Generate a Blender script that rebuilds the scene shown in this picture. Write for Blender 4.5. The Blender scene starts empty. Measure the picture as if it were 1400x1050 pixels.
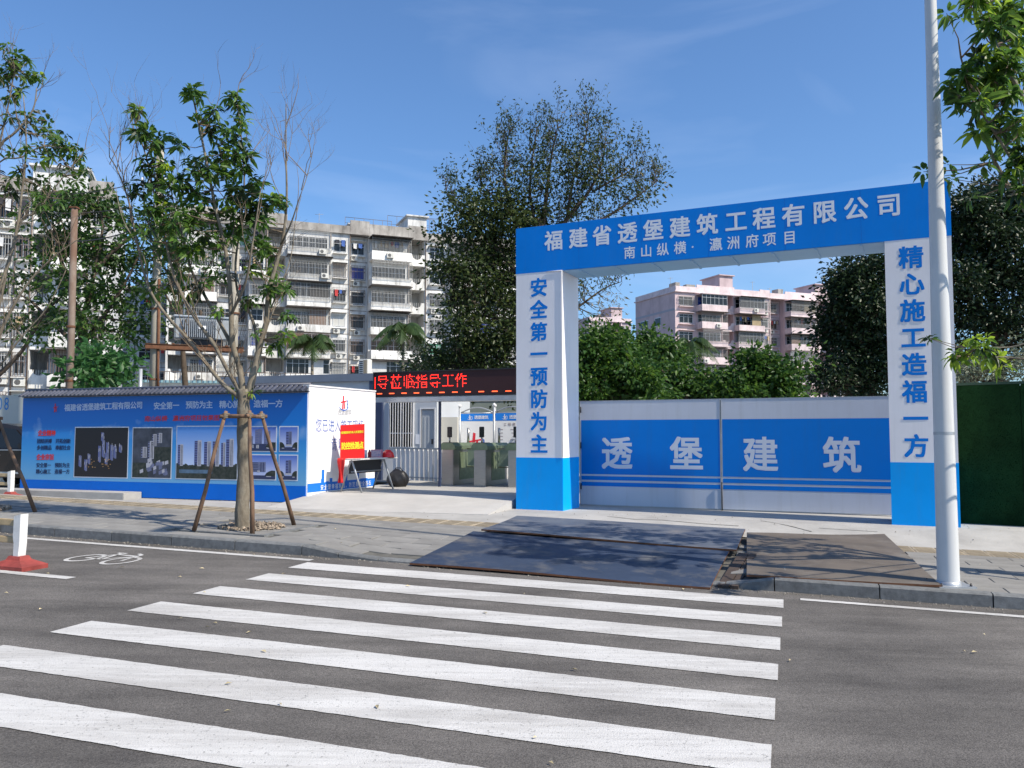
import bpy, bmesh, math, random
import numpy as np
from mathutils import Vector, Matrix
from mathutils.bvhtree import BVHTree
R = math.radians
random.seed(7); rng = np.random.default_rng(7)
scene = bpy.context.scene
col = scene.collection

# ------------------------------------------------------------------ camera, sky, sun, exposure
EYE, FPX, TILT = 1.65, 1140.0, R(3.46)
cam = bpy.data.objects.new('camera', bpy.data.cameras.new('camera')); col.objects.link(cam)
cam.data.sensor_width = 36.0; cam.data.lens = 36.0 * FPX / 1400.0
cam.data.clip_start = 0.05; cam.data.clip_end = 3000
cam.location = (0, 0, EYE); cam.rotation_euler = (R(90) + TILT, 0, 0)
scene.camera = cam
SUN_AZ, SUN_EL = R(-31.0), R(46)           # azimuth from +X towards +Y
world = bpy.data.worlds.new('World'); scene.world = world; world.use_nodes = True
wn = world.node_tree.nodes; wl = world.node_tree.links; wn.clear()
w_out = wn.new('ShaderNodeOutputWorld'); w_bg = wn.new('ShaderNodeBackground')
sky = wn.new('ShaderNodeTexSky'); sky.sky_type = 'NISHITA'; sky.sun_disc = False
sky.sun_elevation = SUN_EL; sky.sun_rotation = R(90) - SUN_AZ
sky.air_density = 1.0; sky.dust_density = 1.1; sky.ozone_density = 2.5; sky.altitude = 0
# thin cirrus: a little white mixed into the sky
w_tc = wn.new('ShaderNodeTexCoord'); w_map = wn.new('ShaderNodeMapping')
w_map.inputs['Scale'].default_value = (1.2, 2.0, 5.0); w_map.inputs['Rotation'].default_value = (0.2, 0.5, 0.6)
w_no = wn.new('ShaderNodeTexNoise'); w_no.inputs['Scale'].default_value = 1.6; w_no.inputs['Detail'].default_value = 7
w_no.inputs['Distortion'].default_value = 0.6
w_rmp = wn.new('ShaderNodeMapRange'); w_rmp.inputs[1].default_value = 0.47; w_rmp.inputs[2].default_value = 0.85
w_rmp.inputs[3].default_value = 0.0; w_rmp.inputs[4].default_value = 0.24
w_mix = wn.new('ShaderNodeMix'); w_mix.data_type = 'RGBA'; w_mix.inputs[7].default_value = (6.5, 7.2, 8.6, 1)
w_tint = wn.new('ShaderNodeMix'); w_tint.data_type = 'RGBA'; w_tint.blend_type = 'MULTIPLY'; w_tint.inputs[0].default_value = 1.0
w_tint.inputs[7].default_value = (0.66, 0.88, 1.10, 1)
wl.new(w_tc.outputs['Generated'], w_map.inputs[0]); wl.new(w_map.outputs[0], w_no.inputs['Vector'])
wl.new(w_no.outputs[0], w_rmp.inputs[0]); wl.new(w_rmp.outputs[0], w_mix.inputs[0])
wl.new(sky.outputs[0], w_tint.inputs[6]); wl.new(w_tint.outputs[2], w_mix.inputs[6])
wl.new(w_mix.outputs[2], w_bg.inputs[0]); wl.new(w_bg.outputs[0], w_out.inputs[0])
w_bg.inputs['Strength'].default_value = 0.133
sun_d = bpy.data.lights.new('sun', 'SUN'); sun_d.energy = 5.0; sun_d.angle = R(0.53); sun_d.color = (1.0, 0.905, 0.765)
sun = bpy.data.objects.new('sun', sun_d); col.objects.link(sun)
sdir = Vector((math.cos(SUN_EL) * math.cos(SUN_AZ), math.cos(SUN_EL) * math.sin(SUN_AZ), math.sin(SUN_EL)))
sun.rotation_euler = sdir.to_track_quat('Z', 'Y').to_euler(); sun.location = (20, -8, 25)
scene.view_settings.view_transform = 'Standard'; scene.view_settings.look = 'None'
scene.view_settings.exposure = 0.35; scene.view_settings.gamma = 1.0
scene.view_settings.use_curve_mapping = False
scene.render.engine = 'CYCLES'; scene.cycles.max_bounces = 6; scene.cycles.transparent_max_bounces = 6

# ------------------------------------------------------------------ survey: bearings of the site from the standpoint
def ray(px, py):
    a, b = (px - 700) / FPX, (525 - py) / FPX
    return Vector((a, math.cos(TILT) - b * math.sin(TILT), math.sin(TILT) + b * math.cos(TILT)))
def P(px, py, Y):
    d = ray(px, py); return Vector((0, 0, EYE)) + d * (Y / d.y)
UX, UY = 0.951, -0.309                       # road direction (to the right)
def uv_of(x, y): return x * UX + y * UY, -x * UY + y * UX
def xy_of(u, v): return u * UX - v * UY, u * UY + v * UX
def sm(a, b, t):
    t = max(0.0, min(1.0, (t - a) / (b - a))); return t * t * (3 - 2 * t)
def z_road(u): return -0.021 * max(-26, min(26, u))
VK = None
def z_ground(u, v):                          # height of the finished surface
    zr = z_road(u)
    if VK is None or v < VK: return zr
    base = zr + 0.13
    k = min(sm(-5.9, -4.9, u), 1 - sm(-0.75, -0.15, u))     # lowered stretch at the crossing
    if k > 0: base -= 0.10 * k * (1 - sm(VK + 0.1, VK + 1.9, v))
    return base + (0.26 - base) * sm(VB + 0.35, VB + 1.5, v)
def G(px, py, dz=0.0, road=False):
    z = 0.1
    for _ in range(30):
        d = ray(px, py); t = (z - EYE) / d.z; p = Vector((0, 0, EYE)) + d * t
        u, v = uv_of(p.x, p.y); z = 0.5 * z + 0.5 * ((z_road(u) if road else z_ground(u, v)) + dz)
    p.z = z; return p
VB = 12.55
_p = G(459, 763, road=True); VK = uv_of(_p.x, _p.y)[1]

# ------------------------------------------------------------------ tagging and linking
def tag(o, label=None, cat=None, group=None, kind=None):
    if label: o['label'] = label
    if cat: o['category'] = cat
    if group: o['group'] = group
    if kind: o['kind'] = kind
    return o
def empty(name, loc=(0, 0, 0), rz=0.0, label=None, cat=None, group=None, kind=None):
    o = bpy.data.objects.new(name, None); col.objects.link(o); o.location = loc; o.rotation_euler = (0, 0, rz)
    o.empty_display_size = 0.2
    return tag(o, label, cat, group, kind)
def link(name, me, parent=None, loc=None, rot=None):
    o = bpy.data.objects.new(name, me); col.objects.link(o)
    if parent: o.parent = parent
    if loc is not None: o.location = loc
    if rot is not None: o.rotation_euler = rot
    return o
def copy_tree(o, parent=None):
    c = o.copy(); col.objects.link(c)
    if parent: c.parent = parent
    for ch in list(o.children): copy_tree(ch, c)
    return c

# ------------------------------------------------------------------ mesh builder
class MB:
    def __init__(s): s.v = []; s.f = []; s.m = []; s.sm = []
    def add(s, vs, fs, mi=0, smooth=False):
        n = len(s.v); s.v += [tuple(v) for v in vs]; s.f += [tuple(i + n for i in f) for f in fs]
        s.m += [mi] * len(fs); s.sm += [smooth] * len(fs); return s
    def box(s, x0, x1, y0, y1, z0, z1, mi=0):
        return s.add([(x0,y0,z0),(x1,y0,z0),(x1,y1,z0),(x0,y1,z0),(x0,y0,z1),(x1,y0,z1),(x1,y1,z1),(x0,y1,z1)],
                     [(3,2,1,0),(4,5,6,7),(0,1,5,4),(1,2,6,5),(2,3,7,6),(3,0,4,7)], mi)
    def bevbox(s, x0, x1, y0, y1, z0, z1, b, mi=0):
        bm = bmesh.new(); bmesh.ops.create_cube(bm, size=1)
        for v in bm.verts:
            v.co = Vector((x0 if v.co.x < 0 else x1, y0 if v.co.y < 0 else y1, z0 if v.co.z < 0 else z1))
        bmesh.ops.bevel(bm, geom=bm.edges[:], offset=b, segments=2, affect='EDGES')
        return s.frombm(bm, mi)
    def frombm(s, bm, mi=0, smooth=False):
        bm.verts.index_update()
        s.add([v.co[:] for v in bm.verts], [[v.index for v in f.verts] for f in bm.faces], mi, smooth); bm.free(); return s
    def quad(s, a, b, c, d, mi=0): return s.add([a, b, c, d], [(0, 1, 2, 3)], mi)
    def rect(s, x0, x1, z0, z1, y=0.0, mi=0):        # a flat print facing -y
        return s.add([(x0,y,z0),(x1,y,z0),(x1,y,z1),(x0,y,z1)], [(0,1,2,3)], mi)
    def prism(s, poly, y0, y1, mi=0):                # poly in x,z ; extruded along y
        n = len(poly)
        vs = [(x, y0, z) for x, z in poly] + [(x, y1, z) for x, z in poly]
        fs = [tuple(range(n)), tuple(range(2 * n - 1, n - 1, -1))] + [(i, i + n, (i + 1) % n + n, (i + 1) % n) for i in range(n)]
        return s.add(vs, fs, mi)
    def tube(s, pts, rad, seg=6, mi=0, caps=True, smooth=True):
        pts = [Vector(p) for p in pts]; n = len(pts)
        if not hasattr(rad, '__len__'): rad = [rad] * n
        vs = []; up = Vector((0.31, 0.17, 0.93))
        for i, p in enumerate(pts):
            d = (pts[min(i + 1, n - 1)] - pts[max(i - 1, 0)])
            d = d.normalized() if d.length > 1e-9 else Vector((0, 0, 1))
            a = d.cross(up)
            if a.length < 0.15: a = d.cross(Vector((1, 0, 0)))
            a.normalize(); b = d.cross(a)
            for k in range(seg):
                t = 2 * math.pi * k / seg
                vs.append(p + (a * math.cos(t) + b * math.sin(t)) * rad[i])
        fs = [(i * seg + k, i * seg + (k + 1) % seg, (i + 1) * seg + (k + 1) % seg, (i + 1) * seg + k) for i in range(n - 1) for k in range(seg)]
        if caps: fs += [tuple(range(seg - 1, -1, -1)), tuple(range((n - 1) * seg, n * seg))]
        return s.add(vs, fs, mi, smooth)
    def lathe(s, prof, seg=16, c=(0, 0, 0), mi=0):
        vs = []; c = Vector(c)
        for r, z in prof:
            for k in range(seg):
                t = 2 * math.pi * k / seg; vs.append((c.x + r * math.cos(t), c.y + r * math.sin(t), c.z + z))
        n = len(prof)
        fs = [(i * seg + k, i * seg + (k + 1) % seg, (i + 1) * seg + (k + 1) % seg, (i + 1) * seg + k) for i in range(n - 1) for k in range(seg)]
        return s.add(vs, fs, mi, True)
    def mesh(s, name, mats):
        me = bpy.data.meshes.new(name); me.from_pydata(s.v, [], s.f)
        mats = mats if isinstance(mats, (list, tuple)) else [mats]
        for m in mats: me.materials.append(m)
        me.polygons.foreach_set('material_index', s.m); me.polygons.foreach_set('use_smooth', s.sm); me.update(); return me
    def build(s, name, mats, parent=None, loc=None, rot=None): return link(name, s.mesh(name, mats), parent, loc, rot)

# ------------------------------------------------------------------ materials
def mat(name, color, rough=0.7, metal=0.0, var=0.0, vscale=3.0, c2=None, bump=0.0, bscale=40.0, spec=0.4, emit=None, estr=1.0,
        streak=None, rand=0.0, stretch=(1, 1, 1), detail=6.0, isl=False):
    m = bpy.data.materials.new(name); m.use_nodes = True; n = m.node_tree.nodes; l = m.node_tree.links
    b = n['Principled BSDF']; b.inputs['Roughness'].default_value = rough; b.inputs['Metallic'].default_value = metal
    b.inputs['Specular IOR Level'].default_value = spec
    color = (*color, 1)
    b.inputs['Base Color'].default_value = color
    tc = n.new('ShaderNodeTexCoord'); mp = n.new('ShaderNodeMapping'); mp.inputs['Scale'].default_value = stretch
    l.new(tc.outputs['Object'], mp.inputs[0]); cur = None
    def mixc(fac, a, bcol):
        x = n.new('ShaderNodeMix'); x.data_type = 'RGBA'; l.new(fac, x.inputs[0])
        if a is None: x.inputs[6].default_value = color
        else: l.new(a, x.inputs[6])
        x.inputs[7].default_value = (*bcol, 1); return x.outputs[2]
    if var or c2:
        no = n.new('ShaderNodeTexNoise'); no.inputs['Scale'].default_value = vscale; no.inputs['Detail'].default_value = detail
        no.inputs['Roughness'].default_value = 0.62
        l.new(mp.outputs[0], no.inputs['Vector'])
        mr = n.new('ShaderNodeMapRange'); mr.inputs[1].default_value = 0.38; mr.inputs[2].default_value = 0.66; l.new(no.outputs[0], mr.inputs[0])
        c2 = c2 or tuple(x * (1 - var) for x in color[:3])
        cur = mixc(mr.outputs[0], None, c2)
    if streak:                                 # (colour, amount, x scale, z scale)
        s2 = n.new('ShaderNodeMapping'); s2.inputs['Scale'].default_value = (streak[2], streak[2], streak[3]); l.new(tc.outputs['Object'], s2.inputs[0])
        no = n.new('ShaderNodeTexNoise'); no.inputs['Scale'].default_value = 1; no.inputs['Detail'].default_value = 8; no.inputs['Roughness'].default_value = 0.7
        l.new(s2.outputs[0], no.inputs['Vector'])
        mr = n.new('ShaderNodeMapRange'); mr.inputs[1].default_value = 0.5; mr.inputs[2].default_value = 0.75; mr.inputs[4].default_value = streak[1]
        l.new(no.outputs[0], mr.inputs[0]); cur = mixc(mr.outputs[0], cur, streak[0])
    if rand:
        src = n.new('ShaderNodeNewGeometry').outputs['Random Per Island'] if isl else n.new('ShaderNodeObjectInfo').outputs['Random']
        mr = n.new('ShaderNodeMapRange'); mr.inputs[3].default_value = 1 - rand; mr.inputs[4].default_value = 1 + rand; l.new(src, mr.inputs[0])
        h = n.new('ShaderNodeHueSaturation'); l.new(mr.outputs[0], h.inputs['Value'])
        if cur: l.new(cur, h.inputs['Color'])
        else: h.inputs['Color'].default_value = color
        cur = h.outputs[0]
    if cur: l.new(cur, b.inputs['Base Color'])
    if bump:
        no = n.new('ShaderNodeTexNoise'); no.inputs['Scale'].default_value = bscale; no.inputs['Detail'].default_value = 5
        l.new(mp.outputs[0], no.inputs['Vector'])
        bp = n.new('ShaderNodeBump'); bp.inputs['Strength'].default_value = bump; bp.inputs['Distance'].default_value = 0.02
        l.new(no.outputs[0], bp.inputs['Height']); l.new(bp.outputs[0], b.inputs['Normal'])
    if emit:
        b.inputs['Emission Color'].default_value = (*emit, 1); b.inputs['Emission Strength'].default_value = estr
    return m
def leaf_mat(name, ca, cb, trans=0.35, rough=0.45):
    m = bpy.data.materials.new(name); m.use_nodes = True; n = m.node_tree.nodes; l = m.node_tree.links; n.clear()
    out = n.new('ShaderNodeOutputMaterial'); g = n.new('ShaderNodeNewGeometry')
    r = n.new('ShaderNodeValToRGB'); r.color_ramp.elements[0].color = (*ca, 1); r.color_ramp.elements[1].color = (*cb, 1)
    e = r.color_ramp.elements.new(0.75); e.color = (*[0.6 * a + 0.4 * b for a, b in zip(ca, cb)], 1)
    l.new(g.outputs['Random Per Island'], r.inputs[0])
    p = n.new('ShaderNodeBsdfPrincipled'); p.inputs['Roughness'].default_value = rough; p.inputs['Specular IOR Level'].default_value = 0.35
    t = n.new('ShaderNodeBsdfTranslucent'); mx = n.new('ShaderNodeMixShader'); mx.inputs[0].default_value = trans
    h = n.new('ShaderNodeHueSaturation'); h.inputs['Value'].default_value = 1.9; h.inputs['Hue'].default_value = 0.485
    l.new(r.outputs[0], p.inputs['Base Color']); l.new(r.outputs[0], h.inputs['Color']); l.new(h.outputs[0], t.inputs[0])
    l.new(p.outputs[0], mx.inputs[1]); l.new(t.outputs[0], mx.inputs[2]); l.new(mx.outputs[0], out.inputs[0])
    return m
M = {}
BLUE = (0.0, 0.225, 0.74)
M['vinyl_white'] = mat('vinyl_white', (0.86, 0.83, 0.84), 0.42, var=0.05, vscale=1.3, bump=0.05, bscale=3.0, streak=((0.55, 0.55, 0.55), 0.25, 9, 0.6))
M['vinyl_blue'] = mat('vinyl_blue', BLUE, 0.38, spec=.2, var=0.10, vscale=1.0, bump=0.05, bscale=3.0, streak=((0.05, 0.2, 0.5), 0.25, 7, 0.8))
M['vinyl_azure'] = mat('vinyl_azure', (0.0, 0.36, 0.92), 0.38, spec=.2, var=0.10, vscale=1.0, bump=0.05, bscale=3.0, streak=((0.05, 0.25, 0.55), 0.25, 7, 0.8))
M['print_white'] = mat('print_white', (0.80, 0.81, 0.84), 0.5)
M['print_blue'] = mat('print_blue', (0.0, 0.20, 0.68), 0.5, spec=.2)
M['gate_white'] = mat('gate_white', (0.52, 0.55, 0.62), 0.4, var=0.06, vscale=0.8, streak=((0.35, 0.36, 0.36), 0.35, 6, 0.5))
M['gate_blue'] = mat('gate_blue', (0.0, 0.18, 0.62), 0.36, spec=.2, var=0.08, vscale=1.0, streak=((0.03, 0.13, 0.36), 0.3, 6, 0.8))
M['galv'] = mat('galvanised_steel', (0.45, 0.47, 0.49), 0.45, 0.6, var=0.15, vscale=6)
M['dark_metal'] = mat('dark_metal', (0.03, 0.03, 0.035), 0.5, 0.3)
M['steel'] = mat('brushed_steel', (0.42, 0.40, 0.38), 0.32, 0.9, var=0.12, vscale=4, stretch=(1, 1, 12), bump=0.02)
M['steel_green'] = mat('worn_green_steel', (0.22, 0.28, 0.18), 0.4, 0.5, var=0.25, vscale=7)
M['concrete'] = mat('concrete', (0.39, 0.38, 0.36), 0.85, var=0.22, vscale=1.6, bump=0.25, bscale=30, streak=((0.28, 0.26, 0.24), 0.5, 1.3, 1.3))
M['kerb_stone'] = mat('kerb_granite', (0.17, 0.175, 0.175), 0.8, var=0.35, vscale=14, bump=0.2, bscale=90, rand=0.12, streak=((0.08, 0.08, 0.08), 0.5, 3, 3))
M['white_paint'] = mat('white_paint', (0.74, 0.74, 0.74), 0.45, var=0.08, vscale=3, streak=((0.45, 0.43, 0.40), 0.35, 8, 1.0))
M['black'] = mat('black_plastic', (0.012, 0.012, 0.014), 0.4)
M['glass'] = mat('window_glass', (0.014, 0.017, 0.02), 0.12, spec=0.35)

# ------------------------------------------------------------------ lettering
_tc = {}
def glyph(ch, bold=0.0):
    bold = 0.0
    if (ch, bold) in _tc: return _tc[(ch, bold)]
    c = bpy.data.curves.new('g', 'FONT'); c.body = ch; c.size = 1; c.resolution_u = 2; c.offset = bold
    o = bpy.data.objects.new('g', c); col.objects.link(o); bpy.context.view_layer.update()
    dg = bpy.context.evaluated_depsgraph_get(); me = bpy.data.meshes.new_from_object(o.evaluated_get(dg))
    vs = [v.co.copy() for v in me.vertices]; fs = [tuple(p.vertices) for p in me.polygons]
    xs = [v.x for v in vs] or [0, 1]; ys = [v.y for v in vs] or [0, 1]
    bpy.data.objects.remove(o); bpy.data.curves.remove(c); bpy.data.meshes.remove(me)
    _tc[(ch, bold)] = (vs, fs, (min(xs), max(xs), min(ys), max(ys))); return _tc[(ch, bold)]
def put_text(mb, s, xs, zc, w, h, y=-0.004, bold=0.018, mi=0, shear=0.0):
    """characters of s centred at the wall positions xs, height zc, each about w wide and h high; an em is 0.92 of the cell"""
    for i, ch in enumerate(s):
        if ch == ' ': continue
        vs, fs, bb = glyph(ch, bold)
        zc_i = zc[i] if hasattr(zc, '__len__') else zc
        offs = [(0, 0)] if bold <= 0 else [(a * bold, c * bold) for a, c in ((-1, -1), (1, -1), (1, 1), (-1, 1), (0, 1), (0, -1), (-1, 0), (1, 0))] if bold >= .02 else [(-bold, 0), (bold, 0), (0, bold), (0, -bold)]
        for k, (ox, oy) in enumerate(offs):
            mb.add([(xs[i] + (v.x + ox - 0.5) * w / 0.92 + shear * (v.y - 0.38) * h, y - .00025 * k, zc_i + (v.y + oy - 0.38) * h / 0.92) for v in vs], fs, mi)
def put_chars(root, s, xs, zc, w, h, m, **k):
    for i, ch in enumerate(s):
        mb = MB(); put_text(mb, ch, [xs[i]], [zc[i] if hasattr(zc, '__len__') else zc], w, h, **k); mb.build('character', m, root)
def run(a, b, n): return [a + (b - a) * (i + 0.5) / n for i in range(n)]

class Wall:
    """a vertical plane from ground point p0 (left) to p1 (right); local x along it, y into the site, z up from p0"""
    def __init__(s, p0, p1, name, z=None, **kw):
        s.p0 = Vector(p0); s.p1 = Vector(p1); d = s.p1 - s.p0; d.z = 0; s.L = d.length; s.d = d / s.L
        s.n = Vector((-s.d.y, s.d.x, 0)); s.rz = math.atan2(s.d.y, s.d.x)
        s.root = empty(name, s.p0, s.rz, **kw)
    def at(s, px, py=594, off=0.0):
        r = ray(px, py); o = s.p0 + s.n * off
        t = (o.x * s.n.x + o.y * s.n.y) / (r.x * s.n.x + r.y * s.n.y)
        p = Vector((0, 0, EYE)) + r * t; q = p - s.p0
        return q.x * s.d.x + q.y * s.d.y, p.z - s.p0.z
    def x(s, px, off=0.0): return s.at(px, 594, off)[0]
# ================================================================== THE GROUND
M['asphalt'] = mat('asphalt', (0.135, 0.125, 0.115), 0.9, c2=(0.082, 0.076, 0.071), vscale=0.55, bump=0.5, bscale=120, spec=0.25)
def asphalt_extra(m, zo=0.0):
    n = m.node_tree.nodes; l = m.node_tree.links; b = n['Principled BSDF']; src = b.inputs['Base Color'].links[0].from_socket
    tc = n.new('ShaderNodeTexCoord')
    v = n.new('ShaderNodeTexVoronoi'); v.inputs['Scale'].default_value = 150; l.new(tc.outputs['Object'], v.inputs['Vector'])
    mr = n.new('ShaderNodeMapRange'); mr.inputs[3].default_value = 0.65; mr.inputs[4].default_value = 1.4
    sp = n.new('ShaderNodeSeparateColor'); l.new(v.outputs['Color'], sp.inputs[0]); l.new(sp.outputs[0], mr.inputs[0])
    h = n.new('ShaderNodeHueSaturation'); l.new(mr.outputs[0], h.inputs['Value']); l.new(src, h.inputs['Color'])
    # long tyre-polished streaks along the traffic
    mp = n.new('ShaderNodeMapping'); mp.inputs['Rotation'].default_value = (0, 0, R(18)); mp.inputs['Scale'].default_value = (0.32, 1.6, 1)
    l.new(tc.outputs['Object'], mp.inputs[0])
    no = n.new('ShaderNodeTexNoise'); no.inputs['Scale'].default_value = 1.6; no.inputs['Detail'].default_value = 8; no.inputs['Roughness'].default_value = 0.65
    l.new(mp.outputs[0], no.inputs['Vector'])
    r2 = n.new('ShaderNodeMapRange'); r2.inputs[1].default_value = 0.3; r2.inputs[2].default_value = 0.7; r2.inputs[3].default_value = 0.72; r2.inputs[4].default_value = 1.28
    l.new(no.outputs[0], r2.inputs[0])
    h2 = n.new('ShaderNodeHueSaturation'); l.new(r2.outputs[0], h2.inputs['Value']); l.new(h.outputs[0], h2.inputs['Color'])
    l.new(h2.outputs[0], b.inputs['Base Color'])
asphalt_extra(M['asphalt'])
def paint_mat():
    m = mat('road_paint', (0.56, 0.55, 0.53), 0.7, var=0.10, vscale=2.5, bump=0.35, bscale=110, spec=0.3)
    n = m.node_tree.nodes; l = m.node_tree.links; b = n['Principled BSDF']; src = b.inputs['Base Color'].links[0].from_socket
    tc = n.new('ShaderNodeTexCoord')
    def layer(src, scale, rot, sx, sy, lo, hi, amt, colr, det=9):
        mp = n.new('ShaderNodeMapping'); mp.inputs['Rotation'].default_value = (0, 0, R(rot)); mp.inputs['Scale'].default_value = (sx, sy, 1)
        l.new(tc.outputs['Object'], mp.inputs[0])
        no = n.new('ShaderNodeTexNoise'); no.inputs['Scale'].default_value = scale; no.inputs['Detail'].default_value = det; no.inputs['Roughness'].default_value = 0.72
        l.new(mp.outputs[0], no.inputs['Vector'])
        mr = n.new('ShaderNodeMapRange'); mr.inputs[1].default_value = lo; mr.inputs[2].default_value = hi; mr.inputs[4].default_value = amt
        l.new(no.outputs[0], mr.inputs[0])
        x = n.new('ShaderNodeMix'); x.data_type = 'RGBA'; l.new(mr.outputs[0], x.inputs[0]); l.new(src, x.inputs[6]); x.inputs[7].default_value = (*colr, 1)
        return x.outputs[2]
    s = layer(src, 1.1, 108, 0.35, 2.6, 0.46, 0.60, 0.62, (0.33, 0.315, 0.295))
    s = layer(s, 7.0, 108, 0.25, 4.0, 0.50, 0.66, 0.35, (0.30, 0.29, 0.28))
    s = layer(s, 3.0, 18, 0.3, 5.0, 0.50, 0.68, 0.35, (0.38, 0.37, 0.35))
    s = layer(s, 42, 0, 1, 1, 0.60, 0.68, 0.75, (0.13, 0.125, 0.12), 3)
    l.new(s, b.inputs['Base Color']); return m
M['road_paint'] = paint_mat()
M['paver'] = mat('grey_paver', (0.225, 0.218, 0.203), 0.85, var=0.18, vscale=3, bump=0.15, bscale=60, rand=0.10, streak=((0.20, 0.19, 0.18), 0.5, 2.5, 2.5))
M['paver_loose'] = mat('grey_paver_far', (0.225, 0.218, 0.203), 0.85, var=0.18, vscale=3, bump=0.15, bscale=60, rand=0.13, isl=True)
M['tactile'] = mat('yellow_tactile_paver', (0.34, 0.285, 0.205), 0.8, var=0.2, vscale=5, bump=0.1, rand=0.12)
M['joint'] = mat('sand_joint', (0.12, 0.115, 0.10), 0.95, var=0.3, vscale=8)
M['earth'] = mat('earth', (0.16, 0.14, 0.11), 0.95, var=0.4, vscale=0.6, bump=0.4, bscale=12)

def sheet(name, us, vs, zf, m, **kw):
    vv = []; ff = []
    for v in vs:
        for u in us:
            x, y = xy_of(u, v); vv.append((x, y, zf(u, v)))
    n = len(us)
    for j in range(len(vs) - 1):
        for i in range(n - 1):
            ff.append((j*n+i, j*n+i+1, (j+1)*n+i+1, (j+1)*n+i))
    me = bpy.data.meshes.new(name); me.from_pydata(vv, [], ff); me.materials.append(m); me.update()
    return tag(link(name, me), kind='structure', **kw)
def lin(a, b, n): return [a + (b - a) * i / (n - 1) for i in range(n)]
zfar = lambda u, v: z_ground(u, v) - 0.06
sheet('ground', lin(-900, -60, 8) + lin(-40, 40, 41) + lin(60, 900, 8), lin(-900, -20, 6) + [-10] + lin(9.2, 15, 12) + [16, 20, 30, 60, 120, 300, 900, 2500],
      lambda u, v: z_ground(u, v) - 0.09, M['earth'])
road = sheet('road', lin(-120, -30, 4) + lin(-26, 26, 27) + [30, 60, 120], [-9, 0, VK], lambda u, v: z_road(u), M['asphalt'])
sidewalk = sheet('sidewalk', lin(-60, 60, 241), lin(VK + 0.12, VB + 0.36, 14), lambda u, v: z_ground(u, v) - 0.022, M['joint'])
apron = sheet('concrete_apron', lin(-60, 60, 121), lin(VB + 0.31, 14.2, 9) + [16, 20, 34], lambda u, v: z_ground(u, v) - 0.003, M['concrete'])

# --- painted markings, children of the road
def marking(name, poly, dz=0.005):
    mb = MB(); vs = []
    for u, v in poly:
        x, y = xy_of(u, v); vs.append((x, y, z_road(u) + dz))
    mb.add(vs, [tuple(range(len(vs)))]); return mb.build(name, M['road_paint'], road)
def rough_strip(u0, u1, v0, v1, step=0.05, j=0.004):
    n = max(2, int((u1 - u0) / step)); lo = []; hi = []
    for i in range(n + 1):
        u = u0 + (u1 - u0) * i / n
        lo.append((u, v0 + random.uniform(-j, j))); hi.append((u, v1 + random.uniform(-j, j)))
    mb = MB(); vs = []
    for a, b in zip(lo, hi):
        for u, v in (a, b):
            x, y = xy_of(u, v); vs.append((x, y, z_road(u) + 0.005))
    mb.add(vs, [(2*i, 2*i+2, 2*i+3, 2*i+1) for i in range(n)]); return mb
for k in range(9):
    v1 = 8.86 - 0.825 * k
    rough_strip(-5.45 + random.uniform(-.02, .02), -0.03 - 0.012 * k, v1 - 0.415, v1).build('zebra_stripe', M['road_paint'], road)
rough_strip(-26, -5.5, 8.96, 9.08).build('edge_line', M['road_paint'], road)
rough_strip(0.13, 26, 8.90, 9.0).build('edge_line', M['road_paint'], road)
a = G(1378, 846, road=True); b_ = uv_of(a.x, a.y)
marking('painted_wedge', [(2.15, 8.78), (4.6, 8.60), (4.6, 7.2), (3.3, 7.9), (2.6, 8.35)])
g0 = uv_of(*G(35, 783, road=True)[:2]); g1 = uv_of(*G(97, 791, road=True)[:2])
rough_strip(g0[0] - 2.2, g1[0], g1[1] - 0.06, g1[1] + 0.07).build('lane_line', M['road_paint'], road)
# bicycle symbol
def bike_symbol():
    mb = MB(); c = uv_of(*G(153, 763, road=True)[:2]); a0 = (c[0], c[1])
    def pt(a, b):                                # a along the lane, b across (up the symbol)
        a *= .56; b *= .74; x, y = xy_of(a0[0] + a, a0[1] + b); return (x, y, z_road(a0[0] + a) + 0.0055)
    def line(p, q, w=0.035):
        p = Vector(p); q = Vector(q); d = (q - p).normalized(); n = Vector((-d.y, d.x)) * w
        mb.add([pt(*(p - n)), pt(*(q - n)), pt(*(q + n)), pt(*(p + n))], [(0, 1, 2, 3)])
    for cx in (-0.47, 0.47):
        N = 24; vs = []
        for i in range(N):
            t = 2 * math.pi * i / N
            for r_ in (0.24, 0.31): vs.append(pt(cx + r_ * math.cos(t), -0.18 + r_ * 1.25 * math.sin(t)))
        mb.add(vs, [(2*i, 2*i+1, (2*i+3) % (2*N), (2*i+2) % (2*N)) for i in range(N)])
    for p, q in [((-.47,-.18),(-.05,-.18)),((-.47,-.18),(-.22,.32)),((-.05,-.18),(-.27,.42)),((-.05,-.18),(.33,.25)),((-.22,.30),(.33,.28)),
                 ((.47,-.18),(.30,.42)),((.30,.42),(.12,.50)),((-.38,.44),(-.14,.44))]: line(p, q)
    mb.build('bicycle_symbol', M['road_paint'], road)
bike_symbol()
tag(road)

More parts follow.
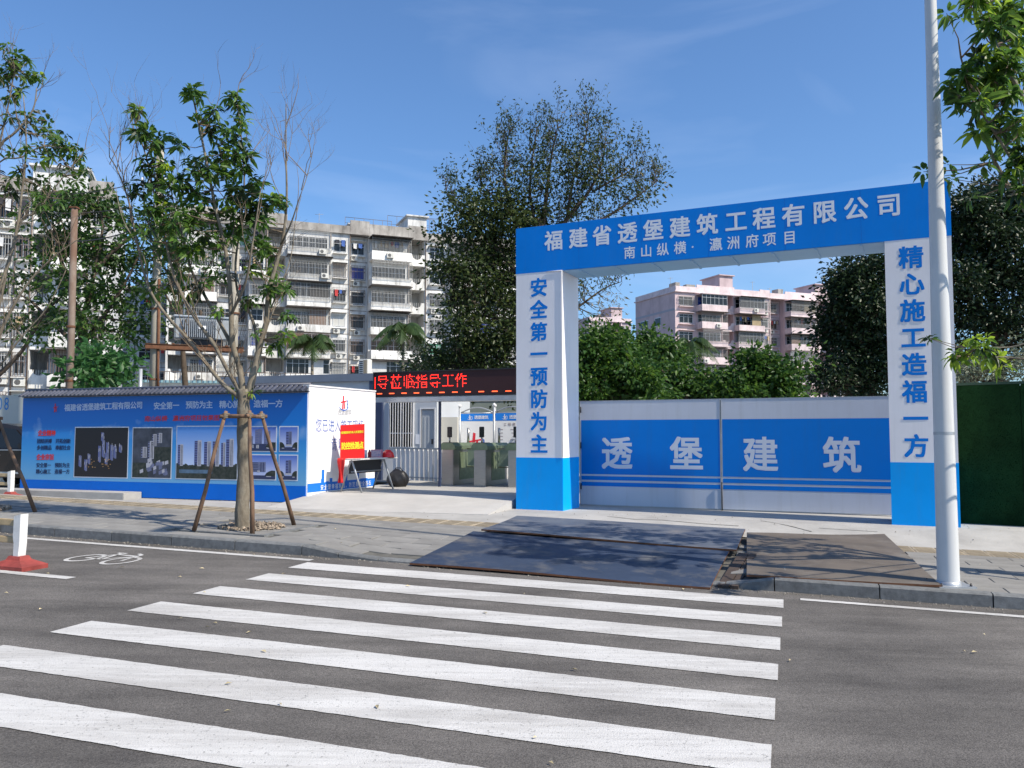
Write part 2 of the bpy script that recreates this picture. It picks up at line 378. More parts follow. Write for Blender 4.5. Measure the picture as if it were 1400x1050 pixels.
# --- kerb stones
kerb = empty('kerb', kind='structure')
kerb_len = 1.0
u = -25.82
cuts = []
while u < -5.9: cuts.append((u, u + 1.0)); u += 1.0
cuts = [c for c in cuts ] + [(-5.82, -5.3), (-5.3, -4.75), (-4.75, -3.85), (-3.85, -2.95), (-2.95, -2.05), (-2.05, -1.1), (-1.1, -0.62), (-0.62, -0.12)]
u = -0.12
while u < 14: cuts.append((u, u + 1.02)); u += 1.02
for i, (u0, u1) in enumerate(cuts):
    vs = []; g = 0.006; ch = 0.018
    for u in (u0 + g, u1 - g):
        zt = z_ground(u, VK + 0.05) + 0.004; zb = z_road(u) - 0.08; jo = random.uniform(-.002, .002)
        for v, z in ((VK + jo, zb), (VK + jo, zt - ch), (VK + ch + jo, zt), (VK + 0.135, zt), (VK + 0.135, zb)):
            x, y = xy_of(u, v); vs.append((x, y, z))
    mb = MB().add(vs, [(0, 1, 2, 3, 4), (9, 8, 7, 6, 5)] + [(k, k + 5, (k + 1) % 5 + 5, (k + 1) % 5) for k in range(5)])
    mb.build('kerb_stone', M['kerb_stone'], kerb)

# --- pavers
def unit_paver(l, w, name, m, ribs=False):
    mb = MB(); h = 0.05; c = 0.005
    x, y = l / 2, w / 2
    vs = [(-x,-y,-h),(x,-y,-h),(x,y,-h),(-x,y,-h),(-x,-y,-c),(x,-y,-c),(x,y,-c),(-x,y,-c),(-x+c,-y+c,0),(x-c,-y+c,0),(x-c,y-c,0),(-x+c,y-c,0)]
    fs = [(0,1,5,4),(1,2,6,5),(2,3,7,6),(3,0,4,7),(4,5,9,8),(5,6,10,9),(6,7,11,10),(7,4,8,11),(8,9,10,11)]
    mb.add(vs, fs)
    if ribs:
        for k in range(4):
            yy = -y + w * (k + 0.5) / 4; mb.box(-x + .03, x - .03, yy - .014, yy + .014, 0, .005)
    return mb.mesh(name, m)
pit_centres = [(-7.45, 10.55), (-12.75, 10.55), (3.5, 10.55)]
PLATE_UV = [(-4.75, -0.6, VK, 13.6), (-0.65, 1.45, 9.4, 13.5)]
def blocked(u, v, r=0.0):
    if any(abs(u - a) < 0.72 and abs(v - b) < 0.72 for a, b in pit_centres): return True
    return False
def inpoly(u, v, P_):
    s = 0
    for (a, b), (c, d) in zip(P_, P_[1:] + P_[:1]):
        if (c - a) * (v - b) - (d - b) * (u - a) < 0: s += 1
    return s in (0, len(P_))
PLATE_POLY = [[(-4.2, 9.3), (-.8, 9.3), (-.65, 13.4), (-4.2, 13.6)], [(-.35, 9.4), (1.4, 9.7), (1.3, 13.4), (-.5, 13.1)]]
def covered(u, v): return (-1.05 < u < -.3 and v < 13.2) or any(all(inpoly(u + a, v + b, q) for a in (-.3, .3) for b in (-.15, .15)) for q in PLATE_POLY) or (-5.0 < u < -.2 and v < VK + .45)
pv = unit_paver(0.594, 0.303, 'paver', M['paver']); tv = unit_paver(0.296, 0.296, 'tactile_paver', M['tactile'], True)
sp = []
rows = 9; v0 = VK + 0.14; pitch = (VB - 0.3 - v0) / rows
for r_ in range(rows):
    v = v0 + pitch * (r_ + 0.5)
    for k in range(-32, 14):
        u = k * 0.6 + (0.3 if r_ % 2 else 0)
        if blocked(u, v) or (covered(u, v)): continue
        sp.append((u, v))
def place(me, u, v, name, jz=0.002):
    z = z_ground(u, v); e = 0.1
    du = Vector((UX * e, UY * e, z_ground(u + e, v) - z)).normalized(); dv = Vector((-UY * e, UX * e, z_ground(u, v + e) - z)).normalized()
    n = du.cross(dv).normalized(); dv = n.cross(du)
    m = Matrix((du, dv, n)).transposed()
    m = m @ Matrix.Rotation(random.gauss(0, .002), 3, 'X') @ Matrix.Rotation(random.gauss(0, .003), 3, 'Y') @ Matrix.Rotation(random.gauss(0, .004), 3, 'Z')
    x, y = xy_of(u, v); o = link(name, me, sidewalk); o.matrix_local = Matrix.Translation((x, y, z + random.uniform(-jz, jz))) @ m.to_4x4(); return o
sp.sort(key=lambda q: (xy_of(*q)[0]**2 + xy_of(*q)[1]**2))
vis = [q for q in sp if abs(xy_of(*q)[0]) < 0.66 * xy_of(*q)[1] ]
rest = [q for q in sp if q not in set(vis)] + vis[290:]; vis = vis[:290]
for u, v in vis: place(pv, u, v, 'paver')
mb = MB(); base = [w.co.copy() for w in pv.vertices]; bf = [tuple(p.vertices) for p in pv.polygons]
for u, v in rest:
    mb.add([(*xy_of(u + w.x, v + w.y), z_ground(u + w.x, v + w.y) + w.z) for w in base], bf)
tag(mb.build('paver_field', M['paver_loose'], sidewalk), kind='stuff')
for r_ in range(2):
    for k in range(-62, 27):
        u, v = k * 0.3, VB - 0.15 + 0.3 * r_
        if covered(u, v): continue
        place(tv, u, v, 'tactile_paver')

# --- tree pits: granite border and mulch heap with stones
pit_stones = mat('mulch_chips', (0.30, 0.24, 0.18), 0.9, var=0.5, vscale=40, rand=0.45, isl=True)
for (cu, cv), lab in zip(pit_centres, ['brown bark chips heaped round the foot of the staked middle street tree', 'bark chips in the pit of the street tree at the left edge', 'bark chips in the tree pit on the pavement right of the lamp post']):
    for a0, a1, b0, b1 in ((-.7,.7,-.7,-.62),(-.7,.7,.62,.7),(-.7,-.62,-.62,.62),(.62,.7,-.62,.62)):
        vs = []
        for a_, b__ in ((a0,b0),(a1,b0),(a1,b1),(a0,b1)):
            x, y = xy_of(cu + a_, cv + b__); z = z_ground(cu + a_, cv + b__); vs += [(x, y, z - .06), (x, y, z + .006)]
        MB().add(vs, [(1,3,5,7),(0,2,3,1),(2,4,5,3),(4,6,7,5),(6,0,1,7)]).build('pit_border', M['kerb_stone'], sidewalk)
    slab = MB(); NN = 6
    for i in range(4):
        for j in range(4):
            if i in (1, 2) and j in (1, 2): continue
            vs = []; a0, b0 = -.615 + i * .31, -.615 + j * .31
            for a_, b__ in ((a0,b0),(a0+.3,b0),(a0+.3,b0+.3),(a0,b0+.3)):
                x, y = xy_of(cu + a_, cv + b__); vs.append((x, y, z_ground(cu + a_, cv + b__) + .002))
            slab.add(vs, [(0,1,2,3)])
    tag(slab.build('pit_slab', M['paver_loose'], sidewalk), kind='stuff')
    mb = MB()
    for i in range(520):
        r_ = 0.47 * math.sqrt(random.random()); t = random.uniform(0, 6.283)
        x, y = xy_of(cu + r_ * math.cos(t), cv + r_ * math.sin(t)); z = z_ground(cu, cv) + 0.045 * (1 - (r_ / .5) ** 2) + random.uniform(-.015, .02)
        s_ = random.uniform(.018, .05); rot = Matrix.Rotation(random.uniform(0, 6.28), 3, Vector((random.gauss(0,1), random.gauss(0,1), random.gauss(0,1))).normalized())
        vs = [rot @ Vector(q) * s_ + Vector((x, y, z)) for q in ((1,0,0),(-1,.1,0),(0,.8,0),(.1,-.7,.1),(0,.1,.5),(0,0,-.5))]
        mb.add(vs, [(0,2,4),(2,1,4),(1,3,4),(3,0,4),(2,0,5),(1,2,5),(3,1,5),(0,3,5)])
    tag(mb.build('bark_chips', pit_stones), lab, 'bark chips', kind='stuff')
mb = MB()
for i in range(900):                                   # grit swept along the kerb and round the plates
    u_ = random.uniform(-12, 5); v_ = VK - abs(random.gauss(0, .10)) - .01 if random.random() < .75 else random.uniform(VB + .5, VB + 2.4)
    x, y = xy_of(u_, v_); z = z_ground(u_, v_) + .003; s_ = random.uniform(.004, .013); t = random.uniform(0, 6.28); c, s2 = math.cos(t) * s_, math.sin(t) * s_
    mb.add([(x + c, y + s2, z), (x - s2, y + c, z), (x - c, y - s2, z), (x + s2, y - c, z), (x, y, z + s_)], [(0, 1, 4), (1, 2, 4), (2, 3, 4), (3, 0, 4)])
tag(mb.build('kerb_grit', mat('grit', (.22, .20, .17), .9, rand=.4, isl=True)), 'fine grit gathered along the kerb and on the apron before the gate', 'grit', kind='stuff')
# a few fallen leaves and scraps on the road and pavement
scrap = mat('dry_leaf', (0.50, 0.42, 0.25), 0.8, rand=0.4, isl=True)
mb = MB()
for i in range(70):
    u_, v_ = random.uniform(-9, 4), random.uniform(3, 12.8); s_ = random.uniform(.012, .035); t = random.uniform(0, 6.28)
    x, y = xy_of(u_, v_); z = z_ground(u_, v_) + .012; c, s2 = math.cos(t) * s_, math.sin(t) * s_
    mb.add([(x + c, y + s2, z), (x - s2 * .4, y + c * .4, z + .01), (x - c, y - s2, z + .002), (x + s2 * .4, y - c * .4, z + .006)], [(0, 1, 2, 3)])
tag(mb.build('fallen_leaves', scrap), 'small dry leaves and scraps scattered over the crossing and pavement', 'leaf litter', kind='stuff')
# ================================================================== STEEL PLATES over the lowered kerb
def plate_mat(name, c, c2, dust_dapple):
    return mat(name, c, 0.62, 0.0, c2=c2, vscale=1.3, streak=(dust_dapple, 0.7, 1.6, 1.6), bump=0.14, bscale=9, spec=0.25)  # dust blotches, with the brightness of sun dapples put into their colour
M['plate_blue'] = plate_mat('worn_blue_steel', (0.036, 0.052, 0.088), (0.022, 0.034, 0.062), (0.20, 0.185, 0.155))
M['plate_grey'] = plate_mat('dusty_blue_steel', (0.11, 0.125, 0.15), (0.06, 0.075, 0.11), (0.24, 0.22, 0.20))
M['plate_brown'] = plate_mat('rusty_steel', (0.140, 0.118, 0.094), (0.088, 0.074, 0.058), (0.23, 0.21, 0.18))
M['rust_edge'] = mat('rusty_edge', (0.16, 0.07, 0.035), 0.85, var=0.4, vscale=9)
def plate(name, corners, m, label, group=None, warp=0.012, t=0.022):
    """corners: front-left, front-right, back-right, back-left as world points on the plate's top"""
    a, b, c, d = [Vector(q) for q in corners]; n = 10; org = (a + b + c + d) / 4; vs = []
    ph = random.uniform(0, 6)
    for j in range(n + 1):
        for i in range(n + 1):
            s, r_ = i / n, j / n
            p = (a * (1 - s) + b * s) * (1 - r_) + (d * (1 - s) + c * s) * r_
            vs.append(p - org + Vector((0, 0, warp * (math.sin(s * 5 + ph) * math.cos(r_ * 4 + ph)))))
    fs = [(j*(n+1)+i, j*(n+1)+i+1, (j+1)*(n+1)+i+1, (j+1)*(n+1)+i) for j in range(n) for i in range(n)]
    mb = MB().add(vs, fs, 0)
    ring = [i for i in range(n + 1)] + [(j)*(n+1)+n for j in range(1, n + 1)] + [n*(n+1)+i for i in range(n - 1, -1, -1)] + [j*(n+1) for j in range(n - 1, 0, -1)]
    top = [vs[i] for i in ring]; bot = [v - Vector((0, 0, t)) for v in top]; k = len(ring)
    mb.add(top + bot, [(i, i + k, (i + 1) % k + k, (i + 1) % k) for i in range(k)], 1)
    o = mb.build(name, [m, M['rust_edge']]); o.location = org
    return tag(o, label, 'steel plate', group)
PG = 'steel plates laid over the lowered kerb'
def g3(px, py, dz, road=False): return G(px, py, dz, road)
plate('steel_plate', [g3(560,770,.035), g3(971,802,.035), g3(997,754,.05), g3(647,726,.05)], M['plate_blue'], 'dark blue steel plate lying at the kerb edge along the zebra crossing', PG)
plate('steel_plate', [g3(658,724,.08), g3(1007,751,.08), g3(1019,723,.05), g3(707,705,.04)], M['plate_grey'], 'dusty pale blue steel plate behind the darker one, in front of the gate', PG)
plate('steel_plate', [g3(1021,791,.085), g3(1287,800,.03), g3(1209,730,.035), g3(1021,729,.07)], M['plate_brown'], 'rusty brown steel plate on the pavement left of the lamp post', PG, warp=.02)
def timber():
    mb = MB(); a = g3(981,801,.02); b = g3(1010,757,.03)
    d = (b - a).normalized(); n = Vector((d.y, -d.x, 0))
    for k, w in ((.0, .12), (.135, .08)):
        p0, p1 = a + n * k, b + n * k
        vs = [p0, p0 + n * w, p1 + n * w, p1]; mb.add([v - Vector((0,0,.03)) for v in vs] + [v + Vector((0,0,.012)) for v in vs], [(4,5,6,7),(0,1,5,4),(1,2,6,5),(2,3,7,6),(3,0,4,7)])
    return tag(mb.build('timber_wedge', mat('old_timber', (0.07, 0.05, 0.04), 0.9, var=0.5, vscale=6, stretch=(1,6,1))), 'weathered timber packing in the gap between the blue and brown plates', 'timber')
timber()

# ================================================================== PORTAL (entrance arch)
PORT = Wall((0.08, 15.7, 0.235), (0.08 + 7.33 * .9063, 15.7 - 7.33 * .4226, 0.235), 'entrance_portal',
            label='tall blue and white entrance portal with big lettering at the site gate', cat='portal')
pr = PORT.root; PW, PD, PH, BH = 0.935, 0.85, 5.33, 0.875
def wrinkled_post(x0, x1, h0, h1, parent, m):
    """vinyl-clad box whose faces bulge and sag a little"""
    mb = MB(); nz, nx = 22, 5; ph = random.uniform(0, 9)
    def face(P0, P1, out):
        vs = []
        for j in range(nz + 1):
            z = h0 + (h1 - h0) * j / nz
            for i in range(nx + 1):
                s = i / nx; p = Vector(P0).lerp(Vector(P1), s); e = math.sin(math.pi * s)
                b = e * (0.0012 * math.sin(z * 2.1 + ph) + 0.0010 * math.sin(z * 7.3 + s * 4 + ph))
                vs.append((p.x + out[0] * b, p.y + out[1] * b, z))
        mb.add(vs, [(j*(nx+1)+i, j*(nx+1)+i+1, (j+1)*(nx+1)+i+1, (j+1)*(nx+1)+i) for j in range(nz) for i in range(nx)], 0, True)
    face((x0, 0), (x1, 0), (0, -1)); face((x1, 0), (x1, PD), (1, 0)); face((x1, PD), (x0, PD), (0, 1)); face((x0, PD), (x0, 0), (-1, 0))
    mb.add([(x0,0,h1),(x1,0,h1),(x1,PD,h1),(x0,PD,h1)], [(0,1,2,3)]); return mb.build('post', m, parent)
L_ = PORT.L
for a, b in ((0, PW), (L_ - PW, L_)):
    post = wrinkled_post(a, b, 0.985, PH - BH, pr, M['vinyl_white'])
    mb = MB(); mb.box(a - .003, b + .003, -.003, PD + .003, 0.0, 0.985); mb.build('post_base', M['vinyl_azure'], pr)
    if a: tag(post, 'white right post with slogan, vinyl wrinkled at the edges')
mb = MB(); mb.box(-0.004, L_ + 0.004, -0.004, PD + .004, PH - BH, PH); mb.build('beam', M['vinyl_blue'], pr)
for i in range(1, 6):
    xx = L_ * i / 6 + random.uniform(-.05, .05); MB().box(xx - .002, xx + .002, -.0048, -.0042, PH - BH + .004, PH - .004).build('sheet_seam', mat('seam_blue', (0.0, .13, .50), .5), pr)
mb = MB(); mb.box(PW + .01, L_ - PW - .01, .01, PD - .01, PH - BH - .012, PH - BH - .002)
for i in range(8):
    xx = PW + (L_ - 2 * PW) * (i + .5) / 8; mb.box(xx - .02, xx + .02, .02, PD - .02, PH - BH - .03, PH - BH - .012)
mb.build('soffit', mat('soffit_blue_reflection', (.30, .52, .76), .45, var=.06), pr)  # light blue base colour stands in for blue reflected onto the underside
mb = MB(); mb.tube([(PW, -.01, PH - BH + .0), (PW, -.01, 1)], .008, 4); mb.tube([(PW-.3, -.012, PH - BH - .004), (PW+.01, -.01, PH - BH - .006)], .007, 4)
mb.build('corner_seam', M['white_paint'], pr)
mb = MB(); s1 = '福建省透堡建筑工程有限公司'
xs = [PORT.x(px) for px in (758, 792, 825, 860, 896, 933, 971, 1011, 1050, 1091, 1134, 1178, 1224)]
put_chars(pr, s1, xs, PH - 0.30, .345, .355, M['print_white'], y=-.0052, bold=.022)
mb = MB(); s2 = '南山纵横·瀛洲府项目'
xs = [PORT.x(px) for px in (863, 886, 909, 933, 957, 982.6, 1007, 1033, 1057, 1085)]
put_chars(pr, s2, xs, PH - 0.665, .205, .215, M['print_white'], y=-.0052, bold=.016)
for px, s in ((737, '安全第一预防为主'), (1252.5, '精心施工造福一方')):
    mb = MB(); x = PORT.x(px)
    put_chars(pr, s, [x] * 8, [4.17 - .4185 * i for i in range(8)], .33, .335, M['print_blue'], y=-.0030, bold=.026)

# ================================================================== GATE (two leaves)
GATE = Wall(P(793, 688.5, 16.5), Vector((6.72, 14.20, 0.0)), 'sheet_metal_gate', label='wide blue and white double gate with four big white characters', cat='gate')
GATE.root.location.z = 0.275; GATE.p0.z = 0.275
gr = GATE.root; seam = GATE.x(985.5); GH = 2.035
for x0, x1 in ((0.0, seam - .006), (seam + .006, GATE.L)):
    leaf = MB().box(x0, x1, 0, .05, 0, GH).build('gate_leaf', M['gate_white'], gr)
    mb = MB(); e = .012 if x0 == 0 else 0
    for z0, z1 in ((.60, 1.655), (.488, .565), (.37, .448)): mb.rect(x0 + .02 + e, x1 - .012, z0, z1, y=-.003)
    mb.build('blue_band', M['gate_blue'], leaf)
    mb = MB(); mb.box(x0, x0 + .012, -.008, -.0005, 0, GH); mb.box(x1 - .012, x1, -.008, -.0005, 0, GH); mb.box(x0 + .013, x1 - .013, -.006, -.0005, GH - .012, GH); mb.box(x0 + .013, x1 - .013, -.006, -.0005, 0, .012)
    mb.build('edge_trim', M['galv'], leaf)
    for hz in (.3, 1.1, 1.8): MB().tube([(x0 + .03 if x0 == 0 else x1 - .03, -.02, hz), (x0 + .03 if x0 == 0 else x1 - .03, -.02, hz + .12)], .012, 6).build('hinge', M['dark_metal'], leaf)
put_chars(gr, '透堡建筑', [GATE.x(p) for p in (843, 938, 1039, 1150)], 1.02, .585, .60, mat('gate_letters', (.58, .62, .70), .5), y=-.0035, bold=.021)
for sx in (seam - .05,):
    MB().tube([(sx + .06, -.03, -.22), (sx + .06, -.03, .5)], .012, 6).build('drop_bolt', M['dark_metal'], gr)
mb = MB().tube([(seam - .9, -.035, .9), (seam - .9, -.035, 1.0)], .01, 6); 

# ================================================================== LAMP POST
lp = G(1297, 800)
mb = MB(); prof = [(.15, .0), (.15, .015), (.108, .016), (.106, .4), (.092, 2.7), (.062, 5.6), (.052, 8.0), (.046, 10.2)]
root = empty('lamp_post', (lp.x, lp.y, lp.z), R(0), 'tall white tapered lamp post standing at the kerb before the right portal post', 'lamp post')
mb.lathe(prof[2:], 20); o = mb.build('pole', mat('lamp_white', (0.60, 0.61, 0.61), 0.38, var=0.06, vscale=2, streak=((.42, .40, .37), .35, 14, .8)), root)
MB().box(-.19, .19, -.19, .19, -.005, .014).build('base_plate', M['galv'], root)
for k in range(4):
    bb_ = MB(); bb_.lathe([(.014, 0), (.014, .018), (.007, .019), (.007, .032), (0, .032)], 6, (.15 * (1 if k % 2 else -1), .15 * (1 if k > 1 else -1), .014)); bb_.build('anchor_bolt', M['dark_metal'], root)
MB().lathe([(.124, 0), (.118, .03), (.107, .035)], 20, (0, 0, .014)).build('weld_collar', M['galv'], root)
MB().lathe([(.1005, 0), (.1005, .03)], 20, (0, 0, 1.55)).build('steel_strap', M['galv'], root)

arm = MB(); pts = [(0, 0, 10.1), (-.3, -.9, 10.6), (-.55, -1.7, 10.8)]; arm.tube(pts, [.05, .04, .035], 8); arm.build('arm', M['white_paint'], root)
MB().bevbox(-.16, .16, -.35, .35, -.06, .05, .03).build('lamp_head', M['galv'], root, (-.62, -2.0, 10.82))
root.rotation_euler.x = 0

# ================================================================== GREEN HOARDING right of the portal
ga = Vector((6.98, 13.25, .2))
HO = Wall(ga, ga + Vector((.83, -.56, 0)) * 6, 'green_hoarding', label='dark green artificial turf hoarding running right from the portal', cat='hoarding')
turf = mat('artificial_turf', (0.012, 0.045, 0.015), 0.95, var=0.4, vscale=2.0, bump=0.6, bscale=160, spec=.1)
panel_mesh = None
for i in range(6):
    x0 = i * .945; mb = MB()
    mb.box(x0 + .004, x0 + .941, 0, .06, 0, 2.22); mb.build('turf_panel', turf, HO.root)
MB().box(0, 5.6, .064, .09, .02, 2.2).build('backing_board', M['dark_metal'], HO.root)
MB().box(-.01, 5.7, -.02, .08, 2.222, 2.262).build('top_rail', mat('rail_green', (.02, .05, .03), .6), HO.root)
mb = MB()                                            # turf pile: blades over the face
NB = 26000; xb = rng.uniform(0, 4.5, NB); zb = rng.uniform(.02, 2.2, NB)
vs = np.zeros((NB, 3, 3)); tx = rng.normal(0, .012, NB)
vs[:, 0] = np.stack([xb - .004, np.full(NB, -.002), zb], 1); vs[:, 1] = np.stack([xb + .004, np.full(NB, -.002), zb], 1); vs[:, 2] = np.stack([xb + tx, rng.uniform(-.028, -.012, NB), zb - rng.uniform(.0, .02, NB)], 1)
me = bpy.data.meshes.new('turf_pile'); me.from_pydata(vs.reshape(-1, 3).tolist(), [], np.arange(NB * 3).reshape(-1, 3).tolist()); me.materials.append(turf)
tag(link('turf_pile', me, HO.root), kind='stuff')

# ================================================================== BILLBOARD WALL
br = G(418, 688); d_ = Vector((-2990, 1140, 0)).normalized(); d_ = Vector((-math.cos(R(19.6)), math.sin(R(19.6)), 0))
# left end on the bearing of px 33
t_ = (( 33 - 700) / FPX); k_ = (t_ * br.y / 0.9985 - br.x) / (d_.x - t_ * d_.y)
bl = br + d_ * k_; br.z = bl.z = .27
BB = Wall(bl, br, 'billboard_wall', label='long blue billboard wall with building pictures under a tiled coping', cat='billboard')
b0 = BB.root; BL = BB.L; BHT = BB.at(423, 536)[1]
bg = bpy.data.materials.new('billboard_print'); bg.use_nodes = True; n = bg.node_tree.nodes; l = bg.node_tree.links
pb = n['Principled BSDF']; pb.inputs['Roughness'].default_value = .4
tc = n.new('ShaderNodeTexCoord'); sx = n.new('ShaderNodeSeparateXYZ'); l.new(tc.outputs['Object'], sx.inputs[0])
mr = n.new('ShaderNodeMapRange'); mr.inputs[1].default_value = .35; mr.inputs[2].default_value = BHT; l.new(sx.outputs[2], mr.inputs[0])
cr = n.new('ShaderNodeValToRGB'); l.new(mr.outputs[0], cr.inputs[0]); e = cr.color_ramp.elements
e[0].color = (0.13, 0.36, 0.60, 1); e[1].color = (0.0, 0.115, 0.48, 1); e.new(.35).color = (0.035, .27, .62, 1); e.new(.68).color = (0.002, .16, .55, 1)
no = n.new('ShaderNodeTexNoise'); no.inputs['Scale'].default_value = 1.25; no.inputs['Detail'].default_value = 8; l.new(tc.outputs['Object'], no.inputs['Vector'])
mh = n.new('ShaderNodeMapRange'); mh.inputs[1].default_value = 1.30; mh.inputs[2].default_value = 2.0; mh.inputs[3].default_value = .0; mh.inputs[4].default_value = .33; l.new(sx.outputs[2], mh.inputs[0])
sb = n.new('ShaderNodeMath'); sb.operation = 'SUBTRACT'; l.new(no.outputs[0], sb.inputs[0]); l.new(mh.outputs[0], sb.inputs[1])
mc = n.new('ShaderNodeMapRange'); mc.inputs[1].default_value = .40; mc.inputs[2].default_value = .56; mc.inputs[4].default_value = .65; l.new(sb.outputs[0], mc.inputs[0])
lo = n.new('ShaderNodeMapRange'); lo.inputs[1].default_value = 1.25; lo.inputs[2].default_value = 1.5; l.new(sx.outputs[2], lo.inputs[0])
ml = n.new('ShaderNodeMath'); ml.operation = 'MULTIPLY'; l.new(mc.outputs[0], ml.inputs[0]); l.new(lo.outputs[0], ml.inputs[1])
mx = n.new('ShaderNodeMix'); mx.data_type = 'RGBA'; l.new(ml.outputs[0], mx.inputs[0]); l.new(cr.outputs[0], mx.inputs[6]); mx.inputs[7].default_value = (.42, .58, .75, 1)
l.new(mx.outputs[2], pb.inputs['Base Color'])
MB().box(0, BL, 0, .16, 0, BHT).build('wall_body', M['white_paint'], b0)
MB().box(-.006, BL + .006, -.012, -.002, .335, BHT - .01).build('printed_panel', bg, b0)
zb0 = .0
MB().box(-.006, BL + .006, -.018, -.002, zb0, .333).build('blue_skirt', mat('skirt_blue', (0.0, .135, .60), .4, spec=.2, var=.08, vscale=2), b0)
# tiled coping
M['roof_tile'] = mat('coping_tile', (0.065, 0.07, 0.095), 0.35, var=.35, vscale=12, spec=.5, rand=.25)
M['roof_trough'] = mat('coping_trough', (0.055, 0.06, 0.085), 0.5, var=.2, vscale=5)
cop = MB().prism([(-.03, 0), (BL + .03, 0), (BL + .03, .03), (-.03, .03)], -.02, .24).build('coping_slab', M['roof_trough'], b0, (0, 0, BHT))
sl = MB(); sl.add([(-.03, -.15, BHT + .01), (BL + .03, -.15, BHT + .01), (BL + .03, .08, BHT + .13), (-.03, .08, BHT + .13), (BL + .03, .25, BHT + .03), (-.03, .25, BHT + .03)],
       [(0, 1, 2, 3), (3, 2, 4, 5), (0, 5, 4, 1)]); sl.build('coping_bed', M['roof_trough'], b0)
NT = int(BL / .118); tm = None
prof = MB(); N = 6; vs = []
for yy, zz in ((-.165, .002), (.075, .135)):
    for k in range(N + 1):
        t = math.pi * k / N; vs.append((.04 * math.cos(t), yy, zz + .042 * math.sin(t)))
prof.add(vs, [(k, k + 1, k + N + 2, k + N + 1) for k in range(N)], 0, True); prof.add([(.04 * math.cos(math.pi * k / N), -.166, .002 + .042 * math.sin(math.pi * k / N)) for k in range(N + 1)], [tuple(range(N + 1))])
tm = prof.mesh('coping_tile', M['roof_tile'])
for i in range(NT): link('coping_tile', tm, b0, ((i + .5) * BL / NT, 0, BHT + .006), (0, 0, random.gauss(0, .015)))
MB().tube([(-.03, .08, BHT + .165), (BL + .03, .08, BHT + .165)], .035, 8).build('ridge_tile', M['roof_tile'], b0)
# printed pictures: frame + view
def pic_mat(name, top, bot, z0, z1):
    m = mat(name, top, .35); n = m.node_tree.nodes; l = m.node_tree.links; tc = n.new('ShaderNodeTexCoord'); s = n.new('ShaderNodeSeparateXYZ'); l.new(tc.outputs['Object'], s.inputs[0])
    mr = n.new('ShaderNodeMapRange'); mr.inputs[1].default_value = z0; mr.inputs[2].default_value = z1; l.new(s.outputs[2], mr.inputs[0])
    cr = n.new('ShaderNodeValToRGB'); cr.color_ramp.elements[0].color = (*bot, 1); cr.color_ramp.elements[1].color = (*top, 1); l.new(mr.outputs[0], cr.inputs[0])
    l.new(cr.outputs[0], n['Principled BSDF'].inputs['Base Color']); return m
K = dict(dk=mat('print_night', (.012, .010, .012), .4), slate=mat('print_slate', (.03, .035, .05), .4, c2=(.07, .08, .11), vscale=3.5), bld=mat('print_tower_light', (.45, .45, .50), .4, var=.2, vscale=20),
         blu=mat('print_tower_shade', (.10, .12, .28), .4), tre=mat('print_trees', (.012, .02, .015), .5, c2=(.05, .055, .045), vscale=14), gold=mat('print_gold', (.45, .25, .09), .4),
         wat=mat('print_water', (.10, .17, .26), .4, var=.4, vscale=6), win=mat('print_windows', (.03, .04, .10), .4), gry=mat('print_grey_blue', (.16, .18, .30), .4, var=.3, vscale=10), frm=mat('print_frame', (.62, .66, .72), .4))
def tower(mb, x, z0, w, h, side=.35, mi=(1, 2, 3), y=-.020, floors=None, skew=.0):
    """flat printed tower: lit face, shaded face, window lines"""
    xm = x + w * side; mb.rect(x, xm, z0, z0 + h * .97, y, mi[1]); mb.rect(xm, x + w, z0, z0 + h, y - .0004, mi[0])
    f = floors or max(3, int(h / .05))
    for i in range(f):
        zz = z0 + h * (i + .35) / f; mb.rect(x + w * .03, xm - w * .03, zz, zz + h * .32 / f, y - .0008, mi[2])
    for a in (.3, .62): mb.rect(xm + (x + w - xm) * a, xm + (x + w - xm) * (a + .13), z0 + h * .03, z0 + h * .95, y - .0009, mi[2])
